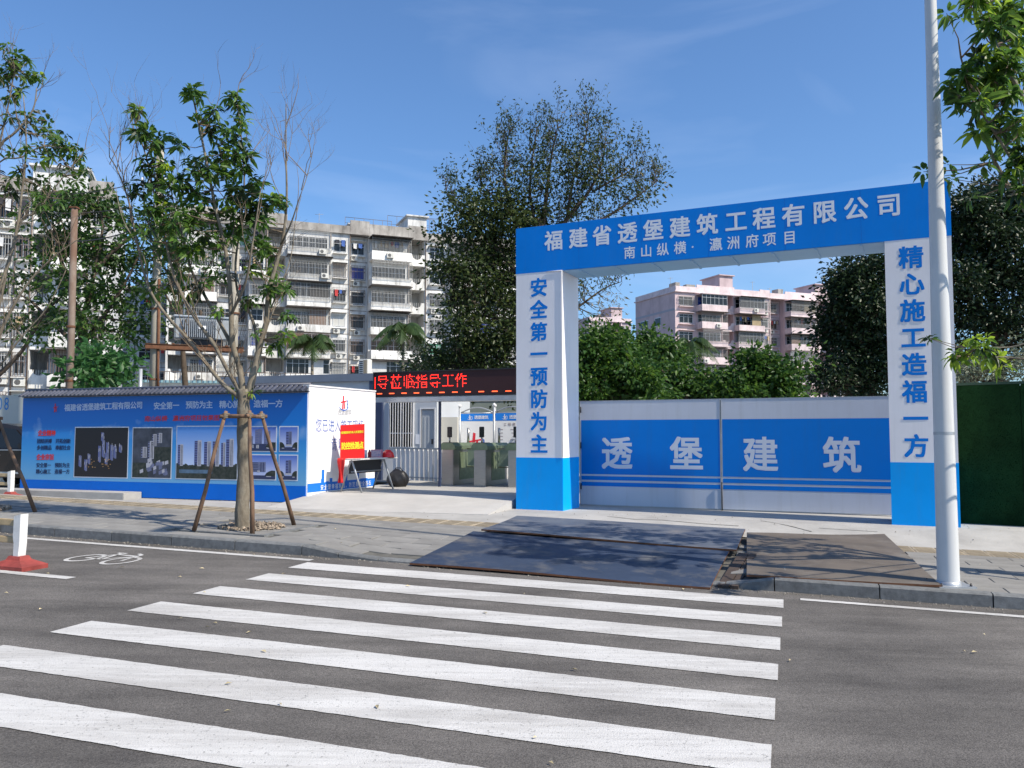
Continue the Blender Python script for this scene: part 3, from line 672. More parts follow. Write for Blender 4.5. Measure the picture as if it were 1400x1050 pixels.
def picture(px0, px1, pt, pbm, label, kindp):
    pc = (px0 + px1) / 2
    x0, x1 = BB.x(px0, -.02), BB.x(px1, -.02); z1 = BB.at(pc, pt, -.02)[1]; z0 = BB.at(pc, pbm, -.02)[1]; W, H = x1 - x0, z1 - z0
    fr = MB().rect(x0, x1, z0, z1, -.0150).build('picture', K['frm'], b0); tag(fr, label)
    b = .022; x0 += b; x1 -= b; z0 += b; z1 -= b; W -= 2 * b; H -= 2 * b
    mb = MB(); rs = random.Random(int(px0))
    if kindp == 'night':
        mats = [K['dk'], K['blu'], K['gry'], K['gold'], K['bld']]; mb.rect(x0, x1, z0, z1, -.0185, 0)
        for i, (a, c, h) in enumerate([(.08,.22,.2),(.19,.14,.2),(.25,.28,.17),(.45,.32,.30),(.52,.42,.32),(.60,.35,.34),(.68,.36,.28),(.74,.40,.22),(.84,.52,.12),(.50,.74,.15),(.58,.28,.2)]):
            xx, zz, w, hh = x0 + a * W, z0 + c * H, .055 * W, h * H
            for s_, mi in ((0, 1), (1, 2)):
                mb.add([(xx + s_*w*.5, -.0190 - .0002*i, zz - s_*.03*H), (xx + (s_+1)*w*.5, -.0190 - .0002*i, zz - .02*H), (xx + (s_+1)*w*.5, -.0190 - .0002*i, zz + hh), (xx + s_*w*.5, -.0190 - .0002*i, zz + hh + .02*H)], [(0,1,2,3)], mi)
            for q in range(4):
                a1 = xx + rs.uniform(0, w); c1 = zz + rs.uniform(0, hh); mb.rect(a1, a1 + .012, c1, c1 + .06 * H, -.0215, 4)
        for i in range(26):
            a, c = x0 + W * rs.uniform(.22, .72), z0 + H * rs.uniform(.16, .36); mb.rect(a, a + .03, c, c + .014, -.0222, 3)
    elif kindp == 'aerial':
        mats = [K['slate'], K['bld'], K['gry'], K['dk'], K['tre']]; mb.rect(x0, x1, z0, z1, -.0185, 0); mb.rect(x0, x0 + W * .42, z0, z0 + H * .3, -.0187, 4); mb.rect(x0 + W * .55, x1, z0 + H * .28, z0 + H * .62, -.0188, 4)
        for a, c, w, h in [(.22,.40,.15,.22),(.40,.38,.16,.36),(.50,.64,.12,.24),(.64,.70,.12,.2)]: tower(mb, x0 + a*W, z0 + c*H, w*W, h*H, .3, (1, 2, 3))
        for i in range(22):
            a, c = rs.uniform(.15, .85), rs.uniform(.04, .3); s_ = rs.uniform(.05, .11); xx, zz = x0 + a*W, z0 + c*H
            mb.add([(xx, -.0195-.0001*i, zz), (xx + s_*W, -.0195-.0001*i, zz + .03*H), (xx + s_*W*.9, -.0195-.0001*i, zz + .10*H), (xx - .1*s_*W, -.0195-.0001*i, zz + .07*H)], [(0,1,2,3)], rs.choice([1, 2, 2]))
    elif kindp == 'river':
        sk = pic_mat('print_sky', (.05, .22, .62), (.48, .58, .80), z0 + H*.25, z1); mats = [sk, K['bld'], K['blu'], K['win'], K['tre'], K['wat']]
        mb.rect(x0, x1, z0, z1, -.0185, 0)
        for a, w, h in [(.02,.09,.42),(.30,.115,.50),(.46,.115,.48),(.60,.11,.49),(.74,.07,.46),(.82,.12,.53)]: tower(mb, x0 + a*W, z0 + H*.24, w*W, h*H, .45)
        n_ = 40; top = [(x0 + W*i/n_, z0 + H*(.24 + rs.uniform(0, .07))) for i in range(n_ + 1)]
        mb.add([(x0, -.0202, z0)] + [(a, -.0202, c) for a, c in top[:1]] , [])
        vs = []; 
        for a, c in top: vs += [(a, -.0203, z0), (a, -.0203, c)]
        mb.add(vs, [(2*i, 2*i+2, 2*i+3, 2*i+1) for i in range(n_)], 4); mb.rect(x0 + W*.05, x0 + W*.6, z0 + H*.10, z0 + H*.17, -.0206, 5)
    else:
        sk = pic_mat('print_sky', (.06, .14, .50), (.42, .48, .72), z0 + H*.3, z1); mats = [sk, K['bld'], K['blu'], K['win'], K['tre'], K['gry']]
        mb.rect(x0, x1, z0, z1, -.0185, 0)
        if kindp == 'tower': tower(mb, x0 + W*.36, z0 + H*.24, W*.32, H*.58, .45, (5, 2, 3)); mb.rect(x0 + W*.34, x0 + W*.7, z0 + H*.2, z0 + H*.27, -.0212, 1)
        if kindp == 'block': tower(mb, x0 + W*.30, z0 + H*.30, W*.42, H*.42, .5, (5, 5, 3), floors=6); mb.rect(x0 + W*.48, x0 + W*.56, z0 + H*.28, z0 + H*.36, -.0212, 1)
        if kindp == 'mall':
            tower(mb, x0 + W*.40, z0 + H*.3, W*.2, H*.62, .5, (5, 5, 2)); tower(mb, x0 + W*.66, z0 + H*.3, W*.18, H*.55, .5, (5, 5, 2)); tower(mb, x0 + W*.06, z0 + H*.3, W*.28, H*.32, .3, (5, 2, 3), floors=5); mb.rect(x0, x1, z0 + H*.16, z0 + H*.30, -.0212, 3)
            for i in range(14): a = x0 + W*rs.uniform(.02, .9); mb.rect(a, a + .03, z0 + H*rs.uniform(.1, .24), z0 + H*.26, -.0214, 1)
        mb.rect(x0, x1, z0, z0 + H*.16, -.0209, 3)
        for s_ in (0, 1):
            vs = []; a0 = x0 if s_ == 0 else x1; sg = 1 if s_ == 0 else -1
            pts = [(0, .36), (.1, .37), (.18, .33), (.25, .27), (.3, .16)]
            mb.add([(a0, -.0215, z0 + H*.12)] + [(a0 + sg*W*a, -.0215, z0 + H*c) for a, c in pts], [tuple(range(6)) if s_ else tuple(range(5, -1, -1))], 4)
        for a in (.12, .74): mb.rect(x0 + W*a, x0 + W*(a + .14), z0 + H*.10, z0 + H*.13, -.0216, 1)
    mb.build('view', mats, fr)
picture(102, 176, 583.5, 653.5, 'dark picture of lit towers at night', 'night')
picture(181, 235.5, 584, 654.5, 'dark aerial picture of the estate', 'aerial')
picture(241, 326, 582, 656, 'wide picture of riverside towers under blue sky', 'river')
picture(329, 378.5, 582.5, 618, 'small picture of a mall with glass tower', 'mall')
picture(381.5, 408, 582.5, 618, 'small picture of a single dark tower, upper right', 'tower')
picture(329, 378.5, 621, 656.5, 'small picture of a low white block', 'block')
picture(381.5, 408, 621.5, 657.5, 'small picture of a pale tower, lower right', 'tower')
def line(mb, s, pa, pb_, py, h, bold=.02, y=-.016, wall=None, mi=0, shear=0):
    w = wall or BB; xa, xb = w.x(pa, y), w.x(pb_, y); n_ = len(s); zc = [w.at(pa + (pb_ - pa) * (i + .5) / n_, py[0] + (py[1] - py[0]) * (i + .5) / n_, y)[1] for i in range(n_)]
    put_text(mb, s, run(xa, xb, n_), zc, min((xb - xa) / n_, 9) * .95, h, y=y, bold=bold, mi=mi, shear=shear)
mb = MB(); line(mb, '福建省透堡建筑工程有限公司', 87, 194, (557.5, 553.5), .155); line(mb, '安全第一', 209, 244, (555, 554), .155); line(mb, '预防为主', 253, 290, (553.5, 553), .155)
line(mb, '精心施工', 299, 337, (553, 552.2), .155); line(mb, '造福一方', 346, 386, (552, 551.5), .155)
mb.build('headline', mat('sign_pale', (.50, .60, .78), .5), b0)
mred = mat('sign_red', (.62, .03, .03), .5)
mb = MB(); line(mb, '南山纵横·瀛洲府项目效果图', 197, 300, (572.5, 571), .12, .016, shear=.12); line(mb, '企业精神', 52, 76, (592, 592), .13, .03); line(mb, '企业宗旨', 51, 75, (624.8, 624.8), .13, .03)
mb.build('red_lettering', mred, b0)
mb = MB()
for s, y_ in (('团结拼搏 开拓创新', 603), ('多创精品 奉献社会', 612), ('安全第一 预防为主', 636), ('精心施工 造福一方', 644.6)): line(mb, s, 51, 97, (y_, y_), .105, .02)
mb.build('motto_lettering', mat('sign_navy', (.01, .02, .08), .5), b0)
def logo(mb, x, z, s, y, red=0, blue=1):
    """red crossed strokes and a blue swoosh"""
    def q(pts, mi): mb.add([(x + a * s, y - .0006 * mi, z + c * s) for a, c in pts], [tuple(range(len(pts)))], mi)
    q([(-.22,-.45),(-.05,-.45),(.02,.5),(-.12,.55)], red); q([(.02,-.4),(.16,-.42),(.16,.1),(.05,.1)], red); q([(-.4,-.02),(.35,.12),(.35,.2),(-.38,.08)], red)
    for cz in (.06, -.2):
        N = 8; vs = []
        for i in range(N + 1):
            t = -math.pi/2 + math.pi * i / N
            for r_ in (.10, .17): vs.append((x + (.36 + r_ * math.cos(t)) * s, y - .0008, z + (cz + r_ * math.sin(t)) * s))
        mb.add(vs, [(2*i, 2*i+1, 2*i+3, 2*i+2) for i in range(N)], blue)
    N = 8; vs = []
    for i in range(N + 1):
        t = math.pi * (1.1 + .8 * i / N); vs += [(x + .62 * math.cos(t) * s, y - .001, z + (-.15 + .42 * math.sin(t)) * s), (x + .60 * math.cos(t) * s, y - .001, z + (-.13 + .36 * math.sin(t)) * s)]
    mb.add(vs, [(2*i, 2*i+1, 2*i+3, 2*i+2) for i in range(N)], blue)
mlb = mat('logo_blue', (.03, .12, .45), .5)
mb = MB(); x_, z_ = BB.at(76, 558, -.016); logo(mb, x_, z_, .2, -.016); mb.build('logo', [mred, mlb], b0)
# low concrete step before the left end
st = MB(); x0, x1 = -0.6, BB.x(173.5, -.5); st.bevbox(x0, x1, -.55, -.03, -.05, .13, .01); o = st.build('concrete_step', M['concrete'], None, BB.root.location, (0, 0, BB.rz)); tag(o, 'low concrete step along the left foot of the billboard', 'step')

# ================================================================== WHITE SIDE WALL with slogan
sw0 = Vector((br.x + .03, br.y + .0, .45)); sd = Vector((.393, .92, 0)).normalized()
SW = Wall(sw0, sw0 + sd * 2.5, 'slogan_wall', label='white side wall with blue slogan and skyline beside the entrance', cat='wall')
sr = SW.root; SH = SW.at(424.5, 528)[1]
m_sw = mat('white_vinyl_banner', (.80, .80, .80), .45, bump=.04, bscale=3)
MB().box(0, SW.L, 0, .12, -.19, SH).build('wall_panel', m_sw, sr)
mb = MB(); mb.rect(0.002, SW.L, .02, .20, -.003, 0)
for a, w, h in [(.0,.12,.36),(.14,.1,.33),(.45,.07,.55),(.47,.09,.85),(.60,.12,.45),(.75,.1,.55),(.78,.2,.42),(1.05,.15,.5),(1.3,.1,.62),(1.45,.25,.4),(1.75,.1,.7),(1.9,.3,.45),(2.2,.2,.38)]: mb.rect(a, min(a + w, SW.L), .19, (h - .1) * .62, -.0035 - .0001 * a, 0)
mb.build('skyline_print', mat('skyline_blue', (.01, .16, .62), .45), sr)
mnav = mat('sign_blue_text', (.04, .10, .36), .5)
mb = MB(); xs = run(SW.x(431), SW.x(497), 8); put_text(mb, '您已进入施工现场', xs, SW.at(465, 582)[1], .20, .27, bold=.0)
xs = run(SW.x(452), SW.x(498), 5); put_text(mb, '请戴安全帽', xs, SW.at(470, 607)[1], .20, .27, bold=.0); mb.build('slogan_lettering', mnav, sr)
mb = MB(); put_text(mb, '安全是幸福家园，防范是安全基石', run(.42, 2.35, 15), .10, .10, .11, y=-.006, bold=.01); mb.build('footer_lettering', M['print_white'], sr)
mb = MB(); put_text(mb, '透堡建筑', run(SW.x(461), SW.x(480), 4), SW.at(470, 563.5)[1], .13, .13, bold=-.005); mb.build('brand_lettering', mat('sign_grey', (.3, .3, .32), .5), sr)
mb = MB(); x_, z_ = SW.at(470, 551); logo(mb, x_, z_, .30, -.005); mb.build('logo', [mat('logo_red', (.70, .02, .04), .5), mlb], sr)
MB().box(-.01, SW.L, -.02, .14, SH, SH + .03).build('top_trim', M['white_paint'], sr)
# ================================================================== ENTRANCE: ramp and floor
M['light_concrete'] = mat('light_concrete', (0.455, 0.44, 0.415), 0.85, var=0.16, vscale=1.2, bump=0.2, bscale=25, streak=((0.36, 0.33, 0.30), 0.5, 1.1, 1.1))
ZF = 0.45
def slab_uv(name, pts, m):
    """pts: (u, v, z) outline, counter-clockwise; a slab reaching below ground"""
    vs = []
    for u, v, z in pts:
        x, y = xy_of(u, v); vs.append((x, y, z))
    k = len(vs); vs += [(x, y, .1) for x, y, z in vs]
    return tag(MB().add(vs, [tuple(range(k))] + [(i, i + k, (i + 1) % k + k, (i + 1) % k) for i in range(k)]).build(name, m), kind='structure')
slab_uv('entrance_ramp', [(-9.35, 13.55, .262), (-4.9, 13.75, .262), (-4.86, 15.35, ZF), (-9.22, 15.35, ZF)], M['light_concrete'])
slab_uv('entrance_floor', [(-9.22, 15.352, ZF), (-4.86, 15.352, ZF), (-4.4, 24.0, ZF), (-9.22, 24.0, ZF)], M['concrete'])
# cracks and joints of the apron in front of the gate
mb = MB()
def crack(pts, w=.012):
    for a, b in zip(pts[:-1], pts[1:]):
        a, b = G(*a), G(*b); d = (b - a).normalized(); n = Vector((-d.y, d.x, 0)) * w
        mb.add([q + Vector((0, 0, .004)) for q in (a - n, b - n, b + n, a + n)], [(0, 1, 2, 3)])
crack([(830, 706), (868, 710), (905, 711), (960, 716), (1010, 719)]); crack([(1040, 712), (1075, 718), (1110, 727)], .01); crack([(1120, 722), (1200, 727)], .008)
mb.build('apron_crack', M['joint'], apron)

# ================================================================== SITE OFFICE (container)
A0 = P(508, 594, 22.2); CW = Wall((A0.x, A0.y, ZF), (A0.x + 2.30, A0.y - .75, ZF), 'site_office', label='grey prefabricated site office with barred window behind the LED sign', cat='site office')
M['panel_grey'] = mat('office_panel', (0.52, 0.55, 0.58), 0.45, var=0.06, vscale=2)
M['navy'] = mat('navy_steel', (0.03, 0.045, 0.10), 0.4, var=.1, vscale=3)
M['roof_grey'] = mat('roof_sheet', (0.16, 0.19, 0.24), 0.5, var=.15, vscale=2)
c = CW.root; xw = CW.x(524)
mb = MB(); x1 = CW.x(597); wx0, wx1 = CW.x(532.5), CW.x(564.5); wz1, wz0 = CW.at(548, 549)[1], CW.at(548, 611)[1]; dx0, dx1 = CW.x(575), CW.x(594.5); dz1 = CW.at(585, 559.5)[1]
HC = 2.62
for a, b, z0, z1 in ((-4.6, wx0, 0, HC), (wx1, dx0, 0, HC), (dx1, x1, 0, HC), (wx0, wx1, 0, wz0), (wx0, wx1, wz1, HC), (dx0, dx1, dz1, HC)): mb.box(a, b, 0, .08, z0, z1)
mb.box(x1 - .08, x1, .081, 2.4, 0, HC); mb.box(-4.6, x1 - .081, 2.3, 2.4, 0, HC); mb.box(-4.6, -4.52, .081, 2.299, 0, HC); mb.box(-4.5, x1 - .1, .09, 2.29, -.02, .01)
mb.build('wall', M['panel_grey'], c)
MB().box(-4.7, x1 + .05, -.12, 2.5, HC + .001, HC + .20).build('roof', M['roof_grey'], c)
MB().box(-.03, xw, -.10, -.001, 0, HC).build('corner_post', M['navy'], c)
win = MB(); t = .03
for a, b, z0, z1 in ((wx0 - t, wx0, wz0 - t, wz1 + t), (wx1, wx1 + t, wz0 - t, wz1 + t), (wx0, wx1, wz0 - t, wz0), (wx0, wx1, wz1, wz1 + t), ((wx0+wx1)/2 - .012, (wx0+wx1)/2 + .012, wz0, wz1), (wx0, wx1, wz0 + .35, wz0 + .37)): win.box(a, b, -.03, .02, z0, z1)
wino = win.build('window', M['white_paint'], c); MB().box(wx0, wx1, .03, .04, wz0, wz1).build('pane', M['glass'], wino)
for i in range(9):
    xx = wx0 + (wx1 - wx0) * (i + .5) / 9; MB().box(xx - .008, xx + .008, -.05, -.034, wz0, wz1).build('window_bar', M['white_paint'], wino)
dr = MB().box(dx0 + .02, dx1 - .02, .02, .055, .01, dz1 - .02)
for a in (.1, .38): dr.box(dx0 + a * (dx1 - dx0) + .04, dx0 + (a + .2) * (dx1 - dx0), .012, .0195, .2, dz1 - .2)
dro = dr.build('door', mat('door_grey', (.40, .43, .46), .5), c); MB().box(dx1 - .09, dx1 - .06, -.02, .018, .95, 1.08).build('handle', M['dark_metal'], dro)
fr = MB()
for a, b, z0, z1 in ((dx0 - .02, dx0 + .015, 0, dz1), (dx1 - .015, dx1 + .02, 0, dz1), (dx0 - .02, dx1 + .02, dz1, dz1 + .03)): fr.box(a, b, -.015, -.001, z0, z1)
fr.build('door_frame', M['white_paint'], c)
MB().box(wx1 + .08, wx1 + .22, -.012, -.001, .95, 1.2).build('notice', M['print_white'], c)
def ac_unit(name, parent=None, w=.80, h=.56, d=.3, m=None):
    o = MB().bevbox(0, w, 0, d, 0, h, .015).build(name, m or M['ac_white'], parent)
    g = MB(); g.lathe([(.0, 0), (.2 * h / .56, 0)], 16); g.v = [(w * .36 + x, -.004, h * .5 + y) for x, y, z in g.v]; g.build('fan', M['dark_metal'], o)
    g2 = MB()
    for i in range(7): zz = h * (.15 + .1 * i); g2.box(w * .12, w * .6, -.010, -.005, zz, zz + .008)
    for i in range(5): zz = h * (.2 + .12 * i); g2.box(w * .70, w * .92, -.008, -.001, zz, zz + .02)
    g2.build('grille', M['ac_white'], o); return o
M['ac_white'] = mat('ac_casing', (.66, .65, .60), .5, var=.1, vscale=5)
q = P(496, 518, 23.0)
def tall_unit():
    o = MB().bevbox(0, .28, 0, .26, 0, .46, .012).build('air_conditioner', M['ac_white']); g = MB()
    for i in range(7): g.box(.03, .13, -.008, -.0005, .05 + i * .055, .075 + i * .055)
    g.build('louvre', M['dark_metal'], o); MB().box(.15, .26, -.006, -.0005, .03, .43).build('side_cover', mat('tan_cover', (.3, .25, .17), .7), o); return o
ac = tall_unit(); ac.location = (q.x - .12, q.y, ZF + HC + .2); ac.rotation_euler = (0, 0, CW.rz); tag(ac, 'narrow beige air conditioner on the site office roof left of the LED sign', 'air conditioner')

# ================================================================== LED SIGN on its canopy
q = P(511.5, 541.7, 19.8); LS = Wall(q, q + Vector((.927, -.375, 0)) * 4.6, 'led_sign', label='long black LED sign with red running characters over the entrance', cat='LED sign')
l0 = LS.root; LH = .545
MB().box(0, 4.6, 0, .14, 0, LH).build('housing', mat('led_housing', (.02, .016, .018), .5), l0)
fr = MB()
for a, b, z0, z1 in ((-.02, 4.62, LH, LH + .025), (-.02, 4.62, -.025, 0), (-.02, 0, 0, LH), (4.6, 4.62, 0, LH)): fr.box(a, b, -.025, .15, z0, z1)
fr.build('frame', M['dark_metal'], l0)
M['led_red'] = mat('lit_red_led', (.5, .02, .01), .5, emit=(1.0, .025, .015), estr=2.6)
M['led_amber'] = mat('lit_amber_led', (.6, .1, .02), .5, emit=(1.0, .10, .03), estr=2.2)
M['led_off'] = mat('led_module_face', (.035, .010, .012), .6)
MB().rect(.005, 4.595, .005, LH - .005, -.002).build('display_face', M['led_off'], l0)
mb = MB(); cell = .0212; msg = '导莅临指导工作'
xs0 = [LS.x(p) for p in (523, 541, 559, 576, 594, 612, 630)]
for ch, xc in zip(msg, xs0):
    vs, fs, bb = glyph(ch, .0); bvh = BVHTree.FromPolygons(vs, fs)
    for i in range(15):
        for j in range(15):
            gx, gy = (i + .5) / 15, -.13 + (j + .5) / 15 * 1.0
            if bvh.ray_cast(Vector((gx, gy, 1)), Vector((0, 0, -1)))[0] is not None and random.random() < .90 and not (ch in '导莅指' and j in (7, 8) and random.random() < .8):
                x, z = xc + (gx - .5) * .33, .325 + (gy - .37) * .355; mb.rect(x - .0088, x + .0088, z - .0092, z + .0092, -.0045)
for j in range(12): mb.rect(.015, .035, .17 + j * .024, .187 + j * .024, -.0045)
tag(mb.build('led_text', M['led_red'], l0), kind='stuff')
mb = MB()
for i in range(14):
    x = .08 + i * .33; mb.rect(x, x + .14, .045, .068, -.0045)
mb.build('led_dashes', M['led_amber'], l0)
cn = empty('entrance_canopy', (q.x, q.y, 0), LS.rz, 'thin white canopy frame under the LED sign over the turnstiles', 'canopy')
zc = q.z - .03
MB().box(-.02, 4.6, .0, .8, zc - .10, zc - .001).build('canopy_roof', M['white_paint'], cn)
MB().box(-.02, 4.6, -.04, -.001, zc - .12, zc - .02).build('fascia', M['galv'], cn)
for x, y in ((1.66, .1), (4.4, .1)): MB().box(x, x + .05, y, y + .05, ZF, zc - .101).build('post', M['navy'], cn)

# ================================================================== RAILING by the office
a_ = P(538, 594, 21.3); b_ = P(604, 594, 20.3)
RA = Wall((a_.x, a_.y, ZF), (b_.x, b_.y, ZF), 'slat_railing', label='white vertical slat railing between the table and the turnstiles', cat='railing')
for i in range(11):
    x = .04 + i * (RA.L - .08) / 10; MB().box(x - .045, x + .045, 0, .03, .06, .86).build('slat', M['white_paint'], RA.root)
MB().box(0, RA.L, -.025, -.001, .83, .87).build('top_rail', M['galv'], RA.root); MB().box(0, RA.L, -.025, -.001, .12, .15).build('bottom_rail', M['galv'], RA.root)

# ================================================================== TURNSTILES
gz = math.atan2(.36, -.93)
def turnstile():
    r = empty('turnstile', (0, 0, 0), 0, 'steel turnstile cabinet', 'turnstile', 'turnstiles across the entrance')
    MB().bevbox(-.15, .15, 0, 1.35, 0, .84, .012).build('cabinet', M['steel'], r)
    h = MB(); h.add([(x, y, z) for y in (-.03, 1.38) for x, z in ((-.2, .84), (.2, .84), (.2, .93), (.13, 1.0), (-.13, 1.0), (-.2, .93))],
              [(5,4,3,2,1,0), (6,7,8,9,10,11)] + [(k, (k+1) % 6, (k+1) % 6 + 6, k + 6) for k in range(6)])
    h.build('hood', M['steel_green'], r)
    MB().box(-.13, .13, .02, .3, 1.0005, 1.012).build('reader_panel', M['black'], r)
    MB().box(.151, .156, .35, 1.2, .12, .78).build('side_panel', M['steel_green'], r)
    MB().tube([(0, .12, 1.0), (0, .12, 1.14)], .018, 8).build('terminal_post', M['steel'], r)
    t = MB().bevbox(-.06, .06, .095, .13, 1.13, 1.38, .008).build('face_terminal', M['black'], r); MB().box(-.05, .05, .091, .0949, 1.17, 1.35).build('screen', M['glass'], t)
    MB().tube([(0, 1.2, 1.0), (0, 1.2, 1.36)], .03, 8).build('rear_post', M['steel'], r)
    a = MB(); a.tube([(.2, .68, .86), (.62, .68, .86)], .014, 6); a.tube([(.62, .68, .86), (.62, .68, .42), (.2, .68, .42)], .014, 6); ao = a.build('swing_arm', M['steel'], r)
    MB().box(.22, .60, .675, .685, .45, .84).build('arm_glass', mat('clear_panel', (.25, .32, .26), .1), ao); return r
ts = turnstile()
for i, (px, lab) in enumerate(((612, 'leftmost steel turnstile, beside the slat railing'), (656, 'middle steel turnstile in front of the emblem notice board'), (703, 'steel turnstile half hidden by the portal post'))):
    Y = 19.75 - .38 * i; o = ts if i == 0 else copy_tree(ts); p = P(px, 594, Y); o.location = (p.x, p.y, ZF); o.rotation_euler = (0, 0, R(-21)); o['label'] = lab

# ================================================================== NOTICE BOARDS
def board():
    r = empty('notice_board', label='x', cat='notice board', group='notice boards behind the turnstiles')
    for s in (-1, 1):
        MB().tube([(s * .5, 0, 0), (s * .5, 0, 1.93)], .035, 8).build('post', M['galv'], r); f = MB(); f.lathe([(0, 0), (.045, .03), (.05, .06), (.03, .1), (0, .12)], 10, (s * .5, 0, 1.93)); f.build('finial', M['white_paint'], r)
    pts = [(-.46 + .92 * i / 12, 0, 1.80 + .14 * math.sin(math.pi * i / 12)) for i in range(13)]
    MB().tube(pts, .02, 6).build('arch', M['galv'], r); MB().tube([(-.46, 0, 1.79), (.46, 0, 1.79)], .014, 6).build('cross_bar', M['galv'], r)
    MB().box(-.46, .46, -.02, .02, .35, 1.77).build('panel', M['bw'], r); MB().box(-.46, .46, -.024, -.021, 1.57, 1.77).build('header', M['bb'], r)
    mb = MB(); put_text(mb, '透堡建筑', run(-.08, .32, 4), 1.67, .10, .10, y=-.028); mb.build('header_lettering', M['bw'], r); return r
M['bw'] = mat('board_white', (.80, .80, .80), .5); M['bb'] = mat('board_blue', (.01, .22, .75), .5)
lr, lb = mat('board_red', (.7, .03, .05), .5), mlb
for px, Y, lab, k in ((652.5, 23.0, 'arched notice board with large red and blue emblem', 0), (700.5, 22.3, 'arched notice board with lines of text, half hidden by the portal post', 1)):
    r = board(); p = P(px, 594, Y); r.location = (p.x, p.y, ZF); r.rotation_euler = (0, 0, R(-12)); r['label'] = lab
    mb = MB(); logo(mb, -.20, 1.67, .13, -.026); mb.build('small_emblem', [M['bw'], M['bw']], r)
    if k == 0: mb = MB(); logo(mb, -.05, .98, .50, -.024); mb.build('emblem', [lr, lb], r)
    else:
        mb = MB(); put_text(mb, '工程概况牌', run(-.25, .35, 5), 1.47, .08, .08, y=-.026)
        for i in range(8):
            z = 1.32 - i * .09; mb.rect(-.38, -.25, z, z + .018, -.024); mb.rect(-.05 + .03 * (i % 3), .2 + .05 * (i % 2), z, z + .018, -.024)
        mb.build('printed_text', mat('board_text', (.35, .3, .32), .5), r)
pw = P(597, 594, 21.8); o = MB().box(0, .56, 0, .10, 0, 1.65).build('cream_partition', mat('cream_panel', (.66, .64, .56), .6, var=.05), None, (pw.x, pw.y, ZF), (0, 0, R(-10))); tag(o, 'plain cream partition panel left of the emblem board', 'partition')
pw = P(646, 594, 24.4); 
for i in range(1):
    o = MB().box(0, 2.6, 0, .3, 0, .75).build('low_white_wall', M['white_paint'], None, (pw.x - 1.4, pw.y, ZF), (0, 0, R(-10))); tag(o, 'low white wall behind the turnstiles', 'low wall')
bwm = mat('boundary_render', (0.20, 0.235, 0.215), 0.85, var=.18, vscale=1.5)
bw0 = P(470, 594, 31.0); BW = Wall((bw0.x, bw0.y, .1), (bw0.x + 12.5, bw0.y - 1.6, .1), 'boundary_wall', label='grey green rendered boundary wall at the back of the site', cat='wall')
MB().box(0, BW.L, 0, .2, 0, 2.82).build('wall_panel', bwm, BW.root); MB().box(-.03, BW.L + .03, -.05, .25, 2.821, 2.9).build('wall_cap', M['white_paint'], BW.root)

# ================================================================== TABLE and what is on it
ta = math.atan2(.92, .393); tc_ = Vector((-3.10, 18.0, ZF)); TH = .70
tb = empty('folding_table', tc_, ta, 'white topped folding table with angled steel legs beside the slogan wall', 'table')
MB().bevbox(-.74, .74, -.30, .30, TH - .03, TH, .01).build('table_top', mat('table_white', (.62, .60, .56), .35), tb)
for s in (-1, 1):
    MB().tube([(s * .62, -.26, 0), (s * .62, -.02, TH - .06), (s * .62, .0, TH - .05), (s * .62, .02, TH - .06), (s * .62, .26, 0)], .02, 6).build('leg', M['galv'], tb)
MB().box(-.6, .6, .05, .07, TH - .32, TH - .05).build('modesty_panel', mat('dark_panel', (.03, .03, .035), .5), tb)
MB().tube([(-.62, 0, .42), (.62, 0, .42)], .012, 6).build('stretcher', M['galv'], tb)
def tpos(a, b, z=TH):                           # a along the table (away), b across (towards the wall = +)
    return Vector((tc_.x + a * math.cos(ta) - b * math.sin(ta), tc_.y + a * math.sin(ta) + b * math.cos(ta), tc_.z + z))
pr_ = tpos(-.52, .05)
ps = empty('poster_board', pr_, R(-4), 'red poster board with yellow characters leaning on the table', 'poster board')
M['poster_red'] = mat('poster_red', (.72, .015, .012), .5)
MB().box(-.26, .26, 0, .015, 0, .72).build('board', M['poster_red'], ps)
yl = mat('poster_yellow', (.85, .70, .03), .5)
mb = MB(); put_text(mb, '疫情期间外来人员请登记', run(-.24, .24, 11), .555, .043, .052, y=-.004, bold=.03); put_text(mb, '防控检测点', run(-.23, .24, 5), .27, .092, .145, y=-.004, bold=.04); mb.build('lettering', yl, ps)
ps.rotation_euler = (R(-10), R(-3), R(-4))
def frame_pos(px, Y, z): p = P(px, 594, Y); return Vector((p.x, p.y, z))
o = MB().lathe([(0, 0), (.09, 0), (.09, .14), (.095, .145), (.095, .165), (.03, .17), (.02, .20), (0, .20)], 16).build('lidded_tub', mat('tub_white', (.72, .76, .80), .35, var=.25, vscale=14, c2=(.25, .40, .60)), None, frame_pos(496.5, 17.85, tc_.z + TH)); tag(o, 'white and blue lidded tub in front of the red poster', 'tub')
bx = empty('paper_box', frame_pos(514.5, 18.2, tc_.z + TH), R(-10), 'small printed cardboard box between the tub and the helmet', 'box')
MB().box(-.12, .12, 0, .1, 0, .17).build('carton', mat('carton_print', (.30, .30, .36), .6, var=.6, vscale=22, c2=(.55, .12, .22)), bx); MB().rect(-.105, .105, .02, .15, -.002).build('printed_label', mat('carton_label', (.20, .25, .42), .6, var=.5, vscale=26, c2=(.6, .5, .5)), bx)
